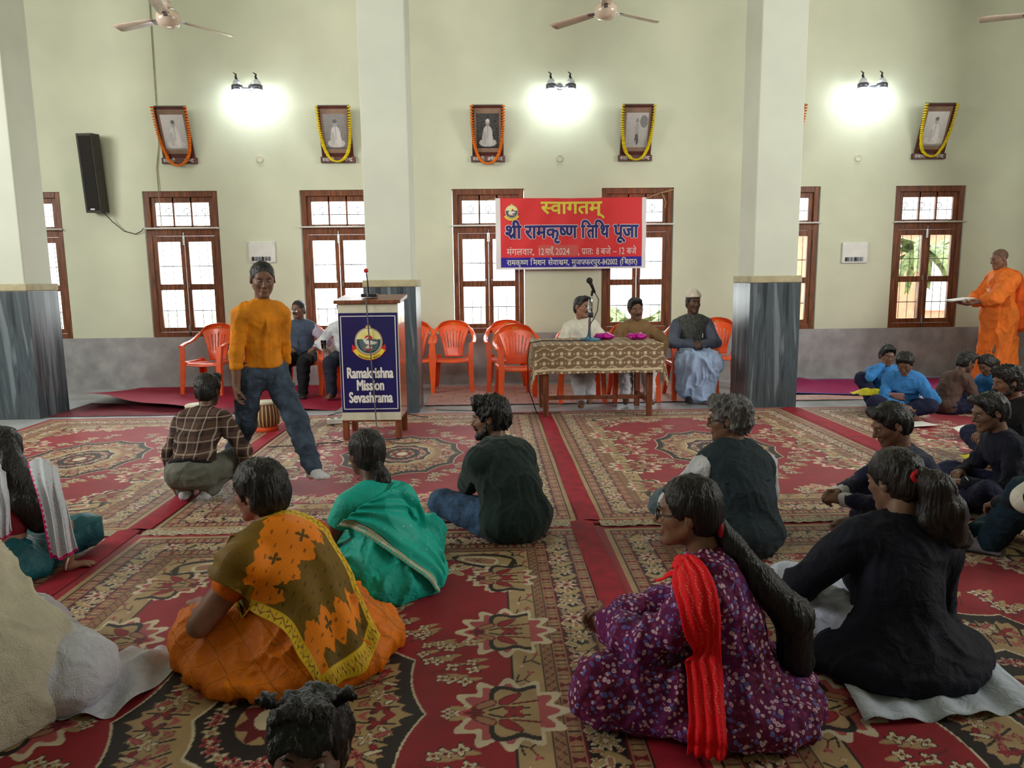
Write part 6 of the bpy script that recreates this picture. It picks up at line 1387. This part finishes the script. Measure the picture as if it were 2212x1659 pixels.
vest(f, S1, cloth('slate_blue_waistcoat', (72, 84, 104)), drop=.06); trousers(f, S1, M_blk2, .018, h=.013); collar(S1, f, cloth('slate_blue_waistcoat', (0, 0, 0)), .06, .035)
part('shoe', f.prims('foot_l', .008), M_black, S1, .01); part('shoe', f.prims('foot_r', .008), M_black, S1, .01)
f = Figure(S=.9, pose=CHAIR, lean=(-4, 6), neck=8, hl=(-.14, .3, .68), hr=(.22, .3, .66))
S2 = person('person in a white shirt holding a glass, almost hidden behind the lectern', (-1.79, 9.06), 178, f, (112, 80, 64), 'short', far=True); dbg('S2', f, S2)
shirt(f, S2, M_wshirt, .018, sleeve=.9, h=.013); trousers(f, S2, cloth('charcoal_trousers', (40, 44, 60)), .018, h=.013)
o = MB().lathe([(.026, 0), (.033, .1), (.03, .1), (.024, .005)], 16).build('drinking_glass', glass(), smooth=True); o.location = (-1.79-.2, 8.72, .62); tag(o, 'clear drinking glass held by the person hidden behind the lectern', 'glass')
# --- the three men behind the table
M_kur = cloth('white_kurta_cotton', (212, 208, 194), .8, var=.04); M_brk = cloth('khaki_brown_kurta', (128, 100, 66), .8); M_wpy = cloth('white_pyjama_cotton', (206, 206, 214), .8, var=.04)
f = Figure(S=.91, hs=1.03, pose=CHAIR, lean=(-8, 6), neck=12, head=(36, 2, -6), hl=(-.18, .3, .62), hr=(.18, .3, .62), girth=1.1, fl=(-.06, .42, .09), fr=(.08, .62, .075), tl=(.4, 1, 0), kl=(.3, 1, .6), el=(-1, -.6, -.4), er=(1, -.6, -.4))
S3 = person('man in a white kurta and glasses sitting behind the table, looking to his right', (1.06, 8.36), 180, f, (138, 98, 76), 'short', beard='moustache', glasses=M_chrome, far=True, hamp=.002); dbg('S3', f, S3)
shirt(f, S3, M_kur, .022, 'kurta', amp=.009, sleeve=.92, h=.012, extra=f.prims('thigh', .03, .08)); trousers(f, S3, M_wpy, .02, 'churidar', amp=.01, h=.013, cut=.93); collar(S3, f, M_kur, .062, .04, .15)
MB().tube([f.N+f.R2 @ V3(0, y, z)*f.S for y, z in ((.085, -.06), (.13, -.15), (.145, -.24))], .004, 5).build('button_placket', M_pw, S3)
f = Figure(S=.89, hs=1.03, pose=CHAIR, lean=(-6, 8), neck=14, head=(10, 10, 10), hl=(-.34, .26, .66), hr=(.18, .3, .62), girth=1.08, fl=(-.12, .52, .08), fr=(.16, .5, .08), el=(-1, -.5, -.3), er=(1, -.6, -.4))
S4 = person('moustached man in a khaki brown kurta behind the table', (1.68, 8.38), 176, f, (110, 76, 58), 'short', beard='moustache', far=True, hamp=.003); dbg('S4', f, S4)
shirt(f, S4, M_brk, .022, 'kurta', amp=.008, sleeve=.92, h=.012, extra=f.prims('thigh', .03, .08)); trousers(f, S4, M_wpy, .022, 'pyjama', amp=.01, h=.013, cut=.9); collar(S4, f, M_brk, .062, .035, .15)
f = Figure(S=.94, hs=1.0, pose=CHAIR, lean=(-6, 4), neck=10, head=(14, 4, 0), hl=(-.05, .27, .67), hr=(.05, .28, .68), el=(-1, -.3, -.2), er=(1, -.3, -.2), fdl=(.9, .4, -.1), fdr=(-.9, .4, -.1), pnl=(0, -1, -.3), pnr=(0, -1, -.3), curl=35, girth=1.08, shw=1.06, fl=(-.1, .42, .075), fr=(.12, .42, .075))
S5 = person('man in a white cap, grey waistcoat and pale blue dhoti with hands clasped', (2.36, 8.42), 178, f, (92, 64, 50), 'crop', far=True, hamp=.002); dbg('S5', f, S5)
M_gk = cloth('slate_kurta', (88, 94, 112)); M_gv = cloth('grey_tweed_waistcoat', (84, 86, 84), var=.14, vs=40); M_dho = cloth('pale_blue_dhoti', (158, 178, 214), .8, var=.04)
pr = []
for c in 'lr': part('kurta_sleeve', f.prims('uarm_'+c, .018)+[f.lim('farm', c, 0, .93, .02)], M_gk, S5, .012, amp=.007)
vest(f, S5, M_gv, drop=.02, amp=.004); part('kurta_skirt', f.prims('hip', .024)+f.prims('thigh', .034, .1), M_gk, S5, .012, amp=.006, cuts=[(f.kn['l']+V3(0, -.08, 0), (0, 1, 0))]); collar(S5, f, M_gv, .062, .04, .1)
dh = f.prims('thigh', .04, .12)+[Prim('c', f.kn[c], f.an[c]+V3(0, -.03, .04), .1, .07, .1) for c in 'lr']+[Prim('c', (f.kn['l']+f.kn['r'])/2+V3(0, .02, -.02), (f.an['l']+f.an['r'])/2+V3(0, .02, .03), .1, .1, .12), Prim('c', f.kn['r']+V3(.02, 0, -.05), f.an['r']+V3(.06, 0, .12), .08, .07, .1)]
part('dhoti', dh, M_dho, S5, .011, amp=.02, fs=(8, 5, 3), seed=5)
part('shoe', f.prims('foot_l', .008), M_black, S5, .01); part('shoe', f.prims('foot_r', .008), M_black, S5, .01)
T = f.T; Rh = f.Rh; part('cap', [Prim('e', T(0, -.012, .075), Rh, V3(.088, .108, .075), None, .02), Prim('c', T(0, .04, .125), T(0, -.07, .125), .034, .034, .03)], cloth('cream_cap_cotton', (222, 212, 196)), S5, .0065, cuts=[(T(0, 0, .062), Rh @ nrm(V3(0, .12, -1)))], rel=1)
MB().tube([f.N+f.R2 @ V3(-.1, .135, -.2), f.N+f.R2 @ V3(-.1, .13, -.15)], .005, 6).build('pen', M_white, S5)
# --- robed person standing on the right
STAND = dict(pel=(0, 0, .9), fl=(-.1, .05, .075), fr=(.1, -.03, .075), kl=(-.1, 1, 0), kr=(.1, 1, 0), tl=(-.15, 1, 0), tr=(.2, 1, 0))
f = Figure(S=.99, pose=STAND, lean=(0, 6), neck=12, head=(6, 14, 0), hl=(-.1, .42, 1.06), hr=(.02, .40, 1.05), el=(-1, -.6, -.6), er=(1, -.6, -.6), fdl=(.15, 1, 0), fdr=(.0, 1, .0), pnl=(.1, 0, 1), pnr=(0, 0, 1), curl=22, girth=1.08)
RB = person('shaven headed person in orange robes standing with papers', (6.28, 8.75), 84, f, (132, 94, 74), None, far=True); dbg('RB', f, RB)
M_saf = cloth('saffron_robe_cotton', (238, 122, 44), .78, var=.05)
part('scalp_stubble', [Prim('e', f.T(0, -.014, .036), f.Rh, V3(.0748, .0925, .0818), None, .02)], M_stub, RB, .007, cuts=[(f.T(0, .05, .05), f.Rh @ nrm(V3(0, .8, -.6))), (f.T(0, -.06, -.02), f.Rh @ V3(0, .3, -.95))])
pr = f.prims('chest', .026)+f.prims('abd', .04, .08)+f.prims('hip', .045, .1)+[Prim('c', f.P+V3(0, .02, .0), f.P+V3(0, .03, -.28), .19, .2, .1, (V3(0, 1, 0), 1.15))]
for c in 'lr': pr += [f.lim('uarm', c, 0, 1, .03, .06), f.lim('farm', c, 0, .3, .04, .04, .08)]
part('robe_tunic', pr, M_saf, RB, .012, amp=.014, fs=(8, 8, 3), seed=41, cuts=[(V3(0, 0, .52), (0, .2, -1))]); collar(RB, f, M_saf, .064, .02)
part('robe_skirt', [Prim('c', f.P+V3(0, .02, 0), V3(0, .02, .25), .2, .22, .08, (V3(0, 1, 0), 1.1)), Prim('c', V3(0, .02, .25), V3(-.02, .03, .1), .22, .23, .08, (V3(0, 1, 0), 1.1))], M_saf, RB, .012, amp=.018, fs=(10, 10, 1.6), seed=43, cuts=[(V3(0, 0, .07), (0, 0, -1))])
sh_ = [Prim('c', f.N+f.R2 @ V3(-.14, -.06, -.03), f.N+f.R2 @ V3(-.16, -.13, -.3), .06, .08, .05), Prim('c', f.N+f.R2 @ V3(-.16, -.13, -.3), f.P+V3(-.12, -.17, -.1), .08, .09, .05), Prim('c', f.N+f.R2 @ V3(-.14, -.06, -.03), f.N+f.R2 @ V3(-.12, .09, -.12), .06, .05, .05)]
part('shoulder_cloth', sh_, cloth('deep_orange_cloth', (224, 92, 32)), RB, .012, amp=.012, fs=(14, 14, 2))
MB().poly([(-.03, 0), (.03, .0), (.012, .05), (.05, .1), (0, .075), (-.02, .12), (-.02, .05)], 0, .006).build('flower_badge', M_pw, RB).location = tuple(f.N+f.R2 @ V3(.02, .155, -.24))
for k in range(2):
    c = f.wr['l']*.5+f.wr['r']*.5+V3(0, .13, .035+.012*k); Rz = Matrix.Rotation(math.radians(84), 3, 'Z'); wv = Rz @ Vector(c)
    paper((wv.x+6.28, wv.y+8.75, wv.z+.02), .22, .3, math.radians(84)+.2*k, ('stiff', 'loose')[k]+' white sheet held by the person in orange robes', -.12, curl_=.012, grp='sheets held by the robed person')
# ------------------------------------------------------------------ loose papers and cloths on the floor
paper((3.98, 6.55, .03), .3, .2, .2, 'white paper lying flat on the carpet in front of the bowed students')
paper((4.15, 6.0, .05), .3, .24, .5, 'white paper propped up between the boys on the right', .5)
paper((4.12, 5.62, .06), .32, .22, -.3, 'open white booklet on the knees of the boy at the right edge', .35)
paper((4.02, 6.97, .22), .13, .13, 2.5, 'small printed card in the hands of the student with a tie', .7, M_ppink)
M_yel = cloth('lemon_yellow_cloth', (222, 212, 40), .6, var=.1, bump=.5, bs=40)
for (x, y, z, sx, wh) in ((3.95, 7.35, .2, .16, 'in front of the student leaning on his fist'), (3.75, 5.2, .05, .17, 'on the carpet behind the boy in the navy sweater')):
    o = gridmesh('yellow_cloth', 24, 20, lambda u, v: np.c_[(u-.5)*sx*2, (v-.5)*.22, .05*np.sin(u*PI)*np.sin(v*PI)+.015*np.sin(u*14+v*6)*np.sin(v*PI)], mats=M_yel); q = o.modifiers.new('s', 'SOLIDIFY'); q.thickness = .004
    o.location = (x, y, z); tag(o, 'crumpled lemon yellow cloth '+wh, 'cloth', 'yellow cloths among the students')
o = gridmesh('white_sheet', 40, 16, lambda u, v: np.c_[1.16+.62*u+.06*v, 2.06+.36*v+.05*u+.03*np.abs(u-.5), .03+.01*np.sin(u*14+v*4)+.008*np.sin(u*31)], mats=cloth('thin_white_sheet', (200, 210, 228))); q = o.modifiers.new('s', 'SOLIDIFY'); q.thickness = .002
tag(o, 'crumpled white sheet on the carpet under the woman in the navy blazer', 'sheet')
